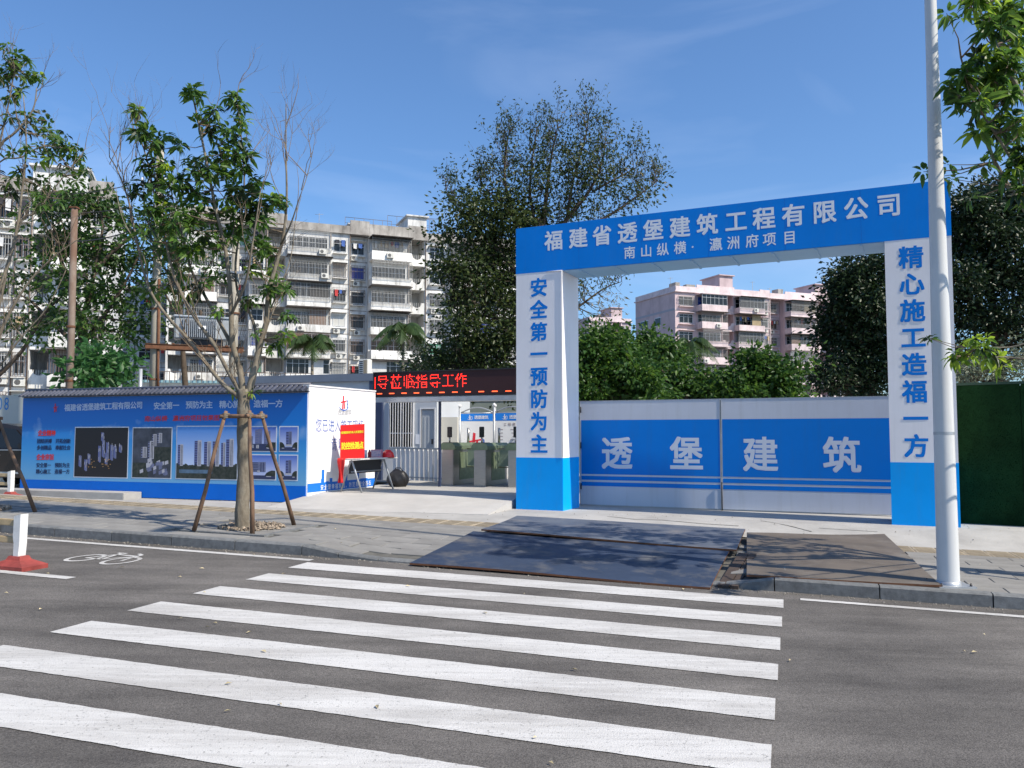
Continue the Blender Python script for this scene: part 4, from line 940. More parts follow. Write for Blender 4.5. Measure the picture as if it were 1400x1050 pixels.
def helmet(x, y, z, lab, rz=0.0):
    r = empty('safety_helmet', (x, y, z), rz, lab, 'safety helmet', 'red safety helmets on the table')
    MB().lathe([(0.145, .0), (.14, .04), (.125, .09), (.095, .125), (.05, .145), (0, .15)], 18).build('shell', M['helmet_red'], r)
    b = MB(); vs = []; N = 18
    for i in range(N + 1):
        t = 2 * math.pi * i / N; k = 1.0 + .35 * max(0, math.cos(t)) ** 2
        vs += [(.13 * math.cos(t), .13 * math.sin(t), .012), (.165 * k * math.cos(t), .165 * math.sin(t), .0), (.13 * math.cos(t), .13 * math.sin(t), -.002)]
    b.add(vs, [f for i in range(N) for f in ((3*i, 3*i+1, 3*i+4, 3*i+3), (3*i+1, 3*i+2, 3*i+5, 3*i+4))]); b.build('brim', M['helmet_red'], r)
    b = MB(); b.tube([(.12, 0, .085), (.06, 0, .148), (0, 0, .158), (-.06, 0, .148), (-.12, 0, .085)], .012, 6); b.build('ridge', M['helmet_red'], r); return r
M['helmet_red'] = mat('helmet_red', (.62, .012, .012), .25, spec=.6)
p = frame_pos(530.5, 18.35, tc_.z + TH); helmet(p.x, p.y, p.z, 'red safety helmet at the right end of the table', R(-20))
p = frame_pos(505.5, 18.1, tc_.z + TH); o = MB().lathe([(0, 0), (.04, 0), (.042, .10), (.02, .14), (.018, .17), (0, .17)], 12).build('dark_red_bottle', mat('bottle_maroon', (.16, .01, .02), .3), None, p); tag(o, 'dark red bottle between the tub and the printed box', 'bottle')
# red vest hanging over the near end of the table
v = MB(); nx, nz = 8, 14; base = tpos(-.74, .0); vs = []
for j in range(nz + 1):
    for i in range(nx + 1):
        s, t = i / nx, j / nz; w = .085 * (1 - .35 * t) + .02 * math.sin(6 * t)
        if t < .15: a, z = -.74 + .12 * (1 - t / .15), TH + .006
        else: a, z = -.752 - .03 * math.sin(s * 9 + t * 5) * t, TH + .006 - (t - .15) * .60
        p = tpos(a, .17 + (s - .5) * 2 * w, z); vs.append(p)
v.add(vs, [(j*(nx+1)+i, j*(nx+1)+i+1, (j+1)*(nx+1)+i+1, (j+1)*(nx+1)+i) for j in range(nz) for i in range(nx)], 0, True)
o = v.build('red_vest', mat('vest_red', (.60, .015, .015), .8, var=.2, vscale=9)); tag(o, 'red cloth vest hanging over the near end of the table', 'vest')
sm_ = o.modifiers.new('thick', 'SOLIDIFY'); sm_.thickness = .008
# black sack on the floor
bm = bmesh.new(); bmesh.ops.create_icosphere(bm, subdivisions=3, radius=1)
for w in bm.verts:
    n_ = w.co.normalized(); k = 1 + .12 * math.sin(5 * n_.x + 3 * n_.z) * math.cos(4 * n_.y) + .05 * math.sin(13 * n_.x + 7 * n_.y) + .04 * math.sin(19 * n_.z)
    w.co = Vector((n_.x * .25 * k, n_.y * .20 * k, max(-.16, n_.z * .22 * k + .02)))
p = frame_pos(545, 19.3, ZF + .16); mb = MB().frombm(bm, 0, True); mb.tube([(-.12, 0, .18), (-.05, 0, .27), (.05, 0, .27), (.12, 0, .18)], .012, 6)
o = mb.build('black_sack', mat('sack_black', (.012, .012, .014), .45, bump=.3, bscale=14), None, p); tag(o, 'lumpy black sack on the floor behind the table legs', 'sack')
# ================================================================== APARTMENT BLOCKS
M['wall_white'] = mat('stained_white_wall', (0.70, 0.70, 0.69), 0.85, c2=(0.54, 0.54, 0.53), vscale=0.35, streak=((0.10, 0.095, 0.085), 0.95, 1.3, 0.22), bump=.05)
M['wall_grey'] = mat('stained_concrete_wall', (0.42, 0.40, 0.37), 0.9, c2=(0.22, 0.20, 0.18), vscale=0.5, streak=((0.07, 0.065, 0.06), 0.8, 1.6, 0.25))
M['wall_pink'] = mat('pink_wall', (0.60, 0.47, 0.485), 0.85, c2=(0.47, 0.37, 0.385), vscale=0.3, streak=((0.30, 0.22, 0.23), 0.6, 1.0, 0.2))
M['wall_rose'] = mat('rose_wall', (0.36, 0.16, 0.17), 0.85, c2=(0.28, 0.13, 0.14), vscale=0.4)
M['balc_white'] = mat('balcony_white', (0.76, 0.75, 0.72), 0.8, c2=(0.60, 0.59, 0.56), vscale=0.7, streak=((0.10, 0.092, 0.082), 0.95, 2.0, 0.45), rand=.22)
M['balc_pink'] = mat('balcony_pink', (0.68, 0.57, 0.575), 0.8, c2=(0.52, 0.43, 0.435), vscale=0.6, streak=((0.30, 0.23, 0.23), 0.5, 2.0, 0.5), rand=.1)
M['interior'] = mat('dim_interior', (0.05, 0.048, 0.045), 0.9)
M['grille'] = mat('painted_grille', (0.33, 0.33, 0.32), 0.5, rand=.25)
M['grille_dark'] = mat('rusty_grille', (0.12, 0.09, 0.075), 0.7, rand=.3)
M['alu'] = mat('aluminium_frame', (0.60, 0.61, 0.62), 0.4, .3)
M['awning'] = mat('old_awning', (0.22, 0.20, 0.19), 0.7, var=.4, vscale=2, rand=.5)
PANES = [M['glass'], M['glass'], M['glass'], mat('curtain_pale', (.40, .40, .38), .8, rand=.2), mat('curtain_blue', (.03, .08, .40), .7), mat('curtain_green', (.10, .30, .20), .7, rand=.3), mat('frosted_pane', (.22, .25, .27), .3)]
SCREENS = [mat('screen_tin', (.30, .30, .29), .6, var=.4, vscale=2), mat('screen_tan', (.38, .30, .18), .7, var=.3, vscale=2), mat('screen_white', (.60, .60, .58), .6, var=.2, vscale=2), mat('screen_dark', (.07, .065, .06), .8), mat('screen_rust', (.20, .12, .08), .8, var=.4, vscale=3)]
CL = [mat('cloth_' + a, c, .9) for a, c in (('red', (.45, .05, .05)), ('white', (.6, .6, .6)), ('blue', (.06, .12, .35)), ('dark', (.04, .04, .05)), ('tan', (.45, .33, .2)))]
def window(root, rs, x0, x1, z0, z1, y, pane=None, mull=None):
    """aluminium window: frame with mullions and a pane behind, on the plane y facing -y"""
    f = MB(); t = .04; w = x1 - x0; k = mull or max(2, int(round(w / .75)))
    f.box(x0, x1, y - .05, y, z0, z0 + t); f.box(x0, x1, y - .05, y, z1 - t, z1)
    for i in range(k + 1): xx = x0 + (w - t) * i / k; f.box(xx, xx + t, y - .048, y - .002, z0 + t, z1 - t)
    f.box(x0 + t, x1 - t, y - .046, y - .004, z0 + (z1 - z0) * .68, z0 + (z1 - z0) * .68 + .04)
    o = f.build('window', M['alu'], root); pm = pane or rs.choice(PANES[:3] + PANES[:4] if rs.random() < .82 else PANES)
    MB().box(x0 + t, x1 - t, y - .012, y + .03, z0 + t, z1 - t).build('pane', pm, o); return o
def grille(root, rs, x0, x1, z0, z1, y, depth, dense=.17, dark=False, fancy=False):
    g = MB(); n_ = max(4, int((x1 - x0) / dense)); b = .02
    for i in range(n_ + 1): xx = x0 + (x1 - x0) * i / n_; g.box(xx - b, xx + b, y - b, y + b, z0, z1)
    for z in [z0, (z0 * .4 + z1 * .6), z1 - .25, z1]:
        g.box(x0, x1, y - b * 1.3, y - b * .2, z - b, z + b)
        if depth > .05: g.box(x0 - b, x0 + b, y, y + depth, z - b, z + b); g.box(x1 - b, x1 + b, y, y + depth, z - b, z + b)
    if fancy:
        for i in range(n_): 
            xx = x0 + (x1 - x0) * (i + .5) / n_; g.tube([(xx - .08, y - .02, z1 - .24), (xx, y - .02, z1 - .08), (xx + .08, y - .02, z1 - .24)], .012, 3, caps=False, smooth=False)
    g.build('window_grille', M['grille_dark'] if dark else M['grille'], root)
def ac_part(root, x, y, z, w=.85):
    o = ac_unit('air_conditioner', root, w, .58, .3); o.location = (x, y, z)
def laundry(root, rs, x0, x1, y, z):
    g = MB(); g.tube([(x0, y, z), (x1, y, z)], .012, 4, 5); x = x0 + .1
    while x < x1 - .35:
        w = rs.uniform(.25, .5); h = rs.uniform(.4, .9); mi = rs.randrange(5)
        g.add([(x, y - .01, z), (x + w, y - .01, z), (x + w * .95, y + .03, z - h), (x + .02, y - .04, z - h * .95)], [(0, 1, 2, 3)], mi); x += w + rs.uniform(.03, .4)
    g.build('laundry', CL + [M['grille_dark']], root)
def apartment(W, zs, fh, bays, D, wall, balc, roof_h, seed, detail=1, huts=()):
    root = W.root; rs = random.Random(seed); zb = zs[-1] - 1; zt = zs[0] + fh
    body = MB()
    for x0, x1, typ, p in bays:
        if typ == 'stair':
            body.box(x0, x1, 3.0, D, zb, zt); body.box(x0 - .12, x0 + .12, -.05, 3.0, zb, zt); body.box(x1 - .12, x1 + .12, -.05, 3.0, zb, zt)
        else: body.box(x0, x1, p if typ == 'recess' else 0, D, zb, zt)
    body.build('wall', wall, root)
    eaves = MB()
    for x0, x1, typ, p in bays:
        if typ != 'stair':
            for z in zs: eaves.box(x0 + .02, x1 - .02, (p if typ == 'recess' else 0) - .03, (p if typ == 'recess' else 0) - .001, z - .16, z - .04)
    eaves.build('floor_line', M['wall_grey'], root)
    X0, X1 = bays[0][0], bays[-1][1]
    roof = MB(); roof.box(X0 - .2, X1 + .2, -.35, D + .2, zt + .001, zt + .16)
    x = X0
    for x0, x1, typ, p in bays:
        h = roof_h * rs.choice([.7, .85, 1.0, 1.25, 1.5]); roof.box(x0 + .01, x1 - .01, -.25, -.05, zt + .161, zt + h)
    roof.box(X0, X0 + .15, -.04, D, zt + .161, zt + roof_h * .9); roof.box(X1 - .15, X1, -.04, D, zt + .161, zt + roof_h * .9)
    ro = roof.build('roof', M['wall_grey'] if balc is M['balc_white'] else M['balc_pink'], root)
    rc = MB()
    for i in range(int((X1 - X0) / 3.2)):
        xx = rs.uniform(X0 + .5, X1 - 1.5); ww, hh, yy = rs.uniform(.5, 2.6), rs.uniform(1.0, 2.3), rs.uniform(.3, 4)
        if rs.random() < .55: rc.box(xx, xx + ww, yy, yy + rs.uniform(.8, 2.5), zt + .16, zt + hh)
        else: rc.tube([(xx, yy, zt), (xx, yy, zt + hh + 1)], .03, 4); rc.tube([(xx - .5, yy, zt + hh + .8), (xx + .5, yy, zt + hh + .9)], .02, 4)
    rc.build('roof_clutter', M['wall_grey'], ro)
    for (a, b, h, d0) in huts: 
        h_ = MB().box(a, b, d0, d0 + 5, zt + .17, zt + h); h_.box(a - .25, b + .25, d0 - .3, d0 + 5.3, zt + h + .001, zt + h + .16); h_.build('stair_head', wall, ro)
    for x0, x1, typ, p_ in bays:
        w = x1 - x0; p = p_
        for fi, z in enumerate(zs):
            if typ == 'stair':
                b = MB(); zc = z + 1.15; n_ = 12; cx = (x0 + x1) / 2; r_ = min(.62, w * .28)
                poly = [(x0 + .13, z - .25), (x1 - .13, z - .25), (x1 - .13, zc)] + [(cx + r_ * math.cos(math.pi * i / n_), zc - r_ * math.sin(math.pi * i / n_)) for i in range(n_ + 1)] + [(x0 + .13, zc)]
                # two halves so that the notch stays a proper outline
                for sgn in (-1, 1):
                    e = x0 + .13 if sgn < 0 else x1 - .13; pts = [(e, z - .25), (cx, z - .25)] + [(cx + sgn * r_ * math.sin(math.pi / 2 * i / 6), zc - r_ * math.cos(math.pi / 2 * i / 6)) for i in range(7)] + [(e, zc)]
                    b.prism(pts if sgn < 0 else pts[::-1], -.12, .02)
                b.box(x0 + .13, x1 - .13, .021, 3.0, z - .25, z - .10)
                for i in range(5): xx = cx - r_ + 2 * r_ * (i + .5) / 5; b.box(xx - .015, xx + .015, -.06, -.03, z + .4, zc)
                b.build('stair_parapet', balc, root); continue
            y0 = p if typ == 'recess' else 0
            if typ == 'cage':
                b = MB(); hp = rs.uniform(.65, 1.0); p = p_ * rs.uniform(.72, 1.12); b.box(x0, x1, -p, -.001, z - .14, z); b.box(x0, x1, -p, -p + .10, z + .001, z + hp); b.box(x0, x0 + .1, -p + .101, -.001, z + .001, z + hp); b.box(x1 - .1, x1, -p + .101, -.001, z + .001, z + hp)
                q = rs.random()
                if q < .35: b.box(x0 - .05, x1 + .05, -p - .22, -.001, z + fh - .32, z + fh - .22)
                b.build('balcony', balc, root)
                window(root, rs, x0 + .3, x1 - .3, z + .15, z + 2.3, -.01)
                if rs.random() < .30:                      # part of the balcony boarded up
                    a_ = x0 + .05 + (w * .5 if rs.random() < .5 else 0); MB().box(a_, a_ + w * rs.uniform(.3, .45), -p + .03, -p + .09, z + hp + .01, z + fh - .36).build('balcony_screen', rs.choice(SCREENS), root)
                q = rs.random()
                if q < .28: window(root, rs, x0 + .05, x1 - .05, z + hp + .01, z + fh - .35, -p + .08)
                if q < .12: pass
                elif q < .8: grille(root, rs, x0 + .02, x1 - .02, z + hp - .25 * (q < .4), z + fh - .3, -p - (.25 if q < .5 else -.03), .25, dark=rs.random() < .2, fancy=rs.random() < .5)
                if q > .55 and rs.random() < .6: laundry(root, rs, x0 + .3, x1 - .3, -p + .35, z + 2.2)
                if rs.random() < .5: ac_part(root, x0 + rs.uniform(.1, max(.2, w - 1.2)), -p - .32, z + rs.uniform(-.1, .2))
                if rs.random() < .6: MB().prism([(x0 - .1, z + fh - .32), (x1 + .1, z + fh - .32), (x1 + .1, z + fh - .29), (x0 - .1, z + fh - .29)], -p - .7, -.002).build('awning', M['awning'], root)
            elif typ in ('flat', 'recess'):
                e = .18 * w; a, c = x0 + e, x1 - e; window(root, rs, a, c, z + .8, z + 2.2, y0 - .01)
                if rs.random() < .8: grille(root, rs, a - .08, c + .08, z + .6, z + 2.35, y0 - .5, .48, dark=rs.random() < .3, fancy=rs.random() < .4)
                ld = MB(); ld.box(a - .12, c + .12, y0 - .52, y0 - .001, z + .5, z + .57); 
                if rs.random() < .6: ld.box(a - .15, c + .15, y0 - .6, y0 - .001, z + 2.4, z + 2.46)
                ld.build('window_ledge', balc, root)
                if rs.random() < .5: ac_part(root, a + rs.uniform(-.2, .5), y0 - .42, z + (.0 if rs.random() < .5 else -.12), .75)
                if rs.random() < .3: laundry(root, rs, a, c, y0 - .6, z + 2.1)
    pipes = MB()
    for x0, x1, typ, p in bays[1:]:
        if typ in ('flat', 'recess', 'stair'): pipes.tube([(x0 + .02, -.16, zb), (x0 + .02, -.16, zt)], .055, 5)
    pipes.build('drain_pipe', M['grille_dark'] if balc is M['balc_white'] else M['balc_pink'], root)
    return root

pa = P(225, 594, 92.0)
WB = Wall((pa.x, pa.y, 0), (pa.x + .93 * 45, pa.y + .37 * 45, 0), 'apartment_block', label='long stained white apartment block with barred balconies behind the billboard', cat='apartment block', group='apartment blocks behind the site')
wx = lambda px: WB.x(px)
bays = [(wx(225), wx(248), 'stair', 0), (wx(248), wx(292), 'cage', 1.2), (wx(292), wx(316), 'flat', 0), (wx(316), wx(336), 'recess', .9), (wx(336), wx(360), 'cage', 1.1), (wx(360), wx(388), 'stair', 0), (wx(388), wx(448), 'cage', 1.25),
        (wx(448), wx(475), 'flat', 0), (wx(475), wx(502), 'recess', 1.0), (wx(502), wx(556), 'cage', 1.7), (wx(556), wx(580), 'stair', 0), (wx(580), wx(612), 'flat', 0), (wx(612), wx(650), 'cage', 1.2), (wx(650), wx(676), 'flat', 0), (wx(676), wx(720), 'cage', 1.2)]
fhW = 3.0; zsW = [22.75 - fhW * i for i in range(8)]
apartment(WB, zsW, fhW, bays, 11, M['wall_white'], M['balc_white'], 1.15, 11, huts=[(wx(556), wx(582), 3.0, 0.2), (wx(478), wx(500), 1.6, 1.5)])
# rooftop pipe frames
rf = MB(); zt = zsW[0] + fhW
for px0, px1, h, y in ((470, 535, 2.3, .8), (535, 600, 3.6, 3.0), (575, 640, 3.2, 1.0)):
    a, b = wx(px0), wx(px1); n_ = 5
    for i in range(n_ + 1): xx = a + (b - a) * i / n_; rf.tube([(xx, y, zt), (xx, y, zt + h)], .03, 4)
    rf.tube([(a, y, zt + h), (b, y, zt + h)], .03, 4); rf.tube([(a, y, zt + h * .7), (b, y, zt + h * .7)], .02, 4)
rf.build('roof_railing', M['grille_dark'], WB.root)
# left block, nearer
pa = P(-70, 594, 60.0)
LB = Wall((pa.x, pa.y, 0), (pa.x + .94 * 13.0, pa.y + .34 * 13.0, 0), 'apartment_block', label='white apartment block at the left edge half hidden by trees', cat='apartment block', group='apartment blocks behind the site')
wx2 = lambda px: LB.x(px)
bays = [(wx2(-70), wx2(-20), 'cage', 1.2), (wx2(-20), wx2(12), 'flat', 0), (wx2(12), wx2(34), 'flat', 0), (wx2(34), wx2(66), 'stair', 0), (wx2(66), wx2(112), 'cage', 1.3), (wx2(112), wx2(146), 'flat', 0)]
apartment(LB, [16.9 - 2.9 * i for i in range(6)], 2.9, bays, 10, M['wall_white'], M['balc_white'], 1.0, 5, huts=[(wx2(34), wx2(110), 1.9, -.3)])
# lattice-windowed middle block between them
pa = P(150, 594, 100.0)
MBk = Wall((pa.x, pa.y, 0), (pa.x + 7.5, pa.y + 2, 0), 'apartment_block', label='narrow pale block with lattice windows between the two white blocks', cat='apartment block', group='apartment blocks behind the site')
apartment(MBk, [15.9 - 3 * i for i in range(6)], 3.0, [(0, 2.5, 'flat', 0), (2.5, 5, 'flat', 0), (5, 7.4, 'flat', 0)], 10, M['wall_white'], M['balc_white'], .9, 3)
# pink block
pa = P(925, 594, 133.0)
PB = Wall((pa.x, pa.y, 0), (pa.x + .93 * 40, pa.y + .37 * 40, 0), 'apartment_block', label='pink apartment block seen through the portal opening', cat='apartment block', group='apartment blocks behind the site')
px_ = lambda px: PB.x(px)
bays = [(px_(925), px_(954), 'flat', 0), (px_(954), px_(989), 'cage', 1.6), (px_(989), px_(1006), 'stair', 0), (px_(1006), px_(1041), 'cage', 1.6), (px_(1041), px_(1055), 'flat', 0), (px_(1055), px_(1076), 'recess', 1.4), (px_(1076), px_(1112), 'cage', 1.6), (px_(1112), px_(1121), 'flat', 0),
        (px_(1121), px_(1133), 'stair', 0), (px_(1133), px_(1170), 'cage', 1.6), (px_(1170), px_(1185), 'flat', 0), (px_(1185), px_(1205), 'recess', 1.2)]
apartment(PB, [21.7 - 2.87 * i for i in range(8)], 2.87, bays, 12.5, M['wall_pink'], M['balc_pink'], 1.1, 21, huts=[(px_(986), px_(1004), 3.2, -.2), (px_(1118), px_(1134), 3.0, -.2)])
# windows and stripe on the pink gable (its left end)
ga_ = MB(); rs_ = random.Random(4)
for i in range(6):
    z = 21.7 - 2.87 * i
    for y_, w_ in ((4.2, 1.9), (8.2, 2.6)):
        if (i + int(y_)) % 2: 
            wo = MB().box(-.06, -.01, y_, y_ + w_, z + .8, z + 2.2).build('window', M['alu'], PB.root); MB().box(-.075, -.061, y_ + .1, y_ + w_ - .1, z + .9, z + 2.1).build('pane', M['glass'], wo)
MB().box(-.03, -.002, -.02, 12.5, 21.6, 21.95).build('gable_band', mat('band_grey', (.35, .36, .42), .8), PB.root)
# small far pink block
pa = P(806, 594, 175.0)
FB = Wall((pa.x, pa.y, 0), (pa.x + 9.6, pa.y + 3.6, 0), 'apartment_block', label='small distant pale pink block left of the large pink one', cat='apartment block', group='apartment blocks behind the site')
apartment(FB, [22.6 - 3 * i for i in range(7)], 3.0, [(0, 3.0, 'cage', 1.2), (3.0, 5.4, 'flat', 0), (5.4, 7.6, 'stair', 0), (7.6, 10, 'flat', 0)], 10, M['wall_pink'], M['balc_pink'], 1.0, 8, huts=[(5.2, 7.8, 3.0, -.2)])
# ================================================================== VEGETATION
LEAF = dict(street=leaf_mat('leaf_street', (0.034, 0.092, 0.018), (0.095, 0.18, 0.028), .40), lime=leaf_mat('leaf_lime', (0.10, 0.20, 0.02), (0.22, 0.32, 0.03), .5),
            olive=leaf_mat('leaf_olive', (0.024, 0.046, 0.012), (0.080, 0.105, 0.028), .28), dark=leaf_mat('leaf_dark', (0.010, 0.026, 0.009), (0.024, 0.048, 0.014), .15),
            bush=leaf_mat('leaf_bush', (0.018, 0.062, 0.012), (0.085, 0.165, 0.024), .35), back=leaf_mat('leaf_back', (0.018, 0.058, 0.012), (0.085, 0.15, 0.028), .35),
            palm=leaf_mat('leaf_palm', (0.03, 0.06, 0.015), (0.06, 0.10, 0.03), .3), dry=leaf_mat('leaf_dry', (0.16, 0.13, 0.05), (0.25, 0.20, 0.09), .3))
M['bark_pale'] = mat('pale_bark', (0.21, 0.18, 0.135), 0.9, c2=(0.11, 0.09, 0.065), vscale=9, bump=.6, bscale=28, stretch=(1, 1, .35), streak=((.30, .285, .23), .6, 6, 9))
M['bark_dark'] = mat('dark_bark', (0.10, 0.075, 0.055), 0.9, c2=(0.05, 0.04, 0.03), vscale=7, bump=.4, bscale=20)
M['bark_twig'] = mat('twig_bark', (0.22, 0.17, 0.12), 0.9, c2=(0.12, 0.09, 0.065), vscale=7)
M['stake_wood'] = mat('stake_wood', (0.20, 0.12, 0.075), 0.85, c2=(0.09, 0.055, 0.035), vscale=9, bump=.5, bscale=18, stretch=(1, 1, .3))

def kites(name, p, d, ln, wd, m, parent, kind=None):
    """many folded leaves: base points p, directions d (N,3), lengths ln, widths wd"""
    N = len(p); d = d / np.linalg.norm(d, axis=1)[:, None]; r_ = rng.normal(size=(N, 3)); s = np.cross(d, r_); s /= np.linalg.norm(s, axis=1)[:, None]; n_ = np.cross(s, d)
    ln = ln[:, None]; wd = wd[:, None]; mid = p + d * ln * .45
    V = np.stack([p, mid + s * wd * .5 + n_ * wd * .18, p + d * ln - n_ * ln * .12, mid - s * wd * .5 + n_ * wd * .18], 1).reshape(-1, 3)
    me = bpy.data.meshes.new(name); b = np.arange(N)[:, None] * 4; F = np.concatenate([b + np.array([[0, 1, 2]]), b + np.array([[0, 2, 3]])], 1).reshape(-1, 3)
    me.vertices.add(len(V)); me.vertices.foreach_set('co', V.ravel()); me.loops.add(F.size); me.loops.foreach_set('vertex_index', F.ravel().astype(np.int32))
    me.polygons.add(len(F)); me.polygons.foreach_set('loop_start', np.arange(0, F.size, 3, dtype=np.int32)); me.polygons.foreach_set('loop_total', np.full(len(F), 3, np.int32))
    me.materials.append(m); me.update(calc_edges=True); o = link(name, me, parent); return tag(o, kind=kind)
def whorl_mesh(seed, m, nl=8, L=.17, W=.055, droop=.5):
    rs = random.Random(seed); mb = MB()
    for i in range(nl):
        t = 2 * math.pi * i / nl + rs.uniform(-.35, .35); el = rs.uniform(-.7, .55) if i < nl - 2 else rs.uniform(.3, 1.2); l_ = L * rs.uniform(.65, 1.15); w = W * rs.uniform(.8, 1.15)
        d = Vector((math.cos(t) * math.cos(el), math.sin(t) * math.cos(el), math.sin(el))); s = d.cross(Vector((0, 0, 1))).normalized(); u_ = s.cross(d)
        st = d * .03; dr = Vector((0, 0, -1)) * l_ * droop; c = [st + d * l_ * k + dr * k * k for k in (0, .3, .65, 1)]; f = u_ * w * .2
        mb.add([c[0], c[1] - s * w * .45 + f, c[1], c[1] + s * w * .45 + f, c[2] - s * w * .42 + f, c[2], c[2] + s * w * .42 + f, c[3]],
               [(0, 2, 1), (0, 3, 2), (1, 2, 5, 4), (2, 3, 6, 5), (4, 5, 7), (5, 6, 7)])
    return mb.mesh('leaf_cluster', m)
def smooth_path(pts, n_=4):
    pts = [Vector(p) for p in pts]; out = []
    for i in range(len(pts) - 1):
        p0, p1, p2, p3 = pts[max(i-1, 0)], pts[i], pts[i+1], pts[min(i+2, len(pts)-1)]
        for k in range(n_):
            t = k / n_; out.append(.5 * ((2*p1) + (-p0 + p2)*t + (2*p0 - 5*p1 + 4*p2 - p3)*t*t + (-p0 + 3*p1 - 3*p2 + p3)*t**3))
    out.append(pts[-1]); return out
def px_path(lst, Y): return [P(a, b, Y + (c[0] if c else 0)) for a, b, *c in lst]
def twig_rec(mb, p, d, L, r, rs, depth, tips, seg=3, up=.25):
    n_ = 4; pts = [p]; dd = d.copy()
    for i in range(n_):
        dd = (dd + Vector((rs.gauss(0, .16), rs.gauss(0, .16), rs.gauss(0, .12) + up * .25))).normalized(); pts.append(pts[-1] + dd * L / n_)
    mb.tube(pts, [r * (1 - .65 * i / n_) for i in range(n_ + 1)], seg, caps=False); tips.append((pts[-1], dd))
    if depth > 0:
        for k in range(rs.choice([2, 3])):
            q = pts[rs.randrange(1, n_ + 1)]; a = (dd + Vector((rs.gauss(0, .6), rs.gauss(0, .6), rs.gauss(.1, .4)))).normalized()
            twig_rec(mb, q, a, L * rs.uniform(.5, .75), r * .5, rs, depth - 1, tips, seg, up)
class Tree:
    def __init__(s, name, base, label, cat='tree', group=None, seed=1, rz=0):
        s.root = empty(name, base, rz, label, cat, group); s.b = Vector(base); s.rs = random.Random(seed); s.limbs = []; s.br = MB(); s.tr = MB(); s.tw = MB()
    def limb(s, pts, r0, r1, trunk=False, seg=8, bare=False):
        p = smooth_path([Vector(q) - s.b for q in pts]); n_ = len(p)
        rad = [r0 + (r1 - r0) * (i / (n_ - 1)) ** .9 for i in range(n_)]
        if trunk: rad[0] *= 1.12; rad = [x * (1 + .05 * math.sin(i * 2.1)) for i, x in enumerate(rad)]
        (s.tr if trunk else s.br).tube(p, rad, seg + 4 if trunk else seg); s.limbs += list(zip(p, rad)); s.cand = getattr(s, 'cand', []) + ([] if bare else list(zip(p, rad))); return p
    def twig_to(s, q, r=.012, stop=0.0):
        q = Vector(q) - s.b; L = np.array([x[0][:] for x in s.cand]); dd = np.linalg.norm(L - np.array(q[:]), axis=1) + np.maximum(0, L[:, 2] - q.z) * .8
        i = int(dd.argmin()); p = s.cand[i][0]; m_ = (p + q) / 2 + Vector((s.rs.gauss(0, .08), s.rs.gauss(0, .08), -.06)) * (q - p).length
        r0 = min(max(r, .010 * (q - p).length + .006), s.cand[i][1] * .8 + .004)
        s.tw.tube([p, (p * .4 + m_ * .6), m_, q], [r0, r0 * .75, r0 * .55, r0 * .3], 4, caps=False); return (q - m_).normalized()
    def finish(s, bark, bt=None):
        if s.tr.v: s.tr.build('trunk', bark, s.root)
        if s.br.v: s.br.build('branches', bark, s.root)
        if s.tw.v: s.tw.build('twigs', bt or bark, s.root)
def blob_points(c, r, n_, rs, surf=.5):
    out = []
    for _ in range(n_):
        v = Vector((rs.gauss(0, 1), rs.gauss(0, 1), rs.gauss(0, 1))).normalized(); out.append(Vector(c) + Vector((v.x * r[0], v.y * r[1], v.z * r[2])) * (rs.random() ** surf))
    return out

# --- street trees with whorled leaves
ST = 'young street trees along the kerb'
WH = [whorl_mesh(i, LEAF['street'], 11, .145, .058) for i in range(5)]; WHL = [whorl_mesh(20 + i, LEAF['lime'], 7, .15, .06) for i in range(3)]
WHD = [whorl_mesh(40 + i, LEAF['dark'], 10, .145, .058) for i in range(2)]
def clusters(T, blobs, Y, scale=1.0, lime=.07, depth=1.0):
    rs = T.rs
    for px, py, rp, n_, *o in blobs:
        dy = o[0] if o else rs.uniform(-.35, .35); c = P(px, py, Y + dy); r = rp / FPX * Y
        for q in blob_points(c, (r, r * 1.25 * depth, r), n_, rs, .45):
            d = T.twig_to(q); me = rs.choice(WHL) if rs.random() < lime else rs.choice(WH + WH + WHD)
            ob = link('leaf_cluster', me, T.root, q - T.b, (rs.gauss(0, .45), rs.gauss(0, .45), rs.uniform(0, 6.28))); k = scale * rs.uniform(.75, 1.2); ob.scale = (k, k, k)
def stakes(base, feet, top_h, label, cu=.0):
    r = empty('tree_stakes', base, 0, label, 'tree stakes', 'timber stakes propping the street trees'); b = Vector(base); tops = []
    for f in feet:
        f = Vector(f); d = Vector((f.x - b.x, f.y - b.y, 0)).normalized(); top = Vector((d.x * .13, d.y * .13, top_h)) + d * .18 * 0 ; fl = f - b; tp = Vector((d.x * .26, d.y * .26, top_h + .05)); tops.append(tp)
        MB().tube([fl, fl.lerp(tp, .33) + Vector((.01, 0, 0)), fl.lerp(tp, .66) - Vector((.008, .01, 0)), tp], [    .034, .031, .028, .026], 8).build('stake', M['stake_wood'], r)
    for i in range(len(tops)):
        a, c = tops[i], tops[(i + 1) % len(tops)]; e = (c - a).normalized() * .09; MB().tube([a - e - Vector((0, 0, .08)), c + e - Vector((0, 0, .07))], .028, 7).build('cross_bar', M['stake_wood'], r)
    w_ = MB()
    for tp in tops:
        for k in range(3): w_.lathe([(.052, 0), (.056, .01), (.052, .02)], 8, (tp.x, tp.y, tp.z - .1 + .025 * k))
    w_.build('rope_binding', M['bark_pale'], r)
b1 = G(332, 724); T = Tree('street_tree', b1, 'slender pale trunked street tree with three stakes in front of the billboard', group=ST, seed=3); Y = b1.y
T.limb([b1 - Vector((0, 0, .1))] + px_path([(331, 700), (334, 650), (333, 600), (333, 560), (334, 532)], Y), .108, .086, True)
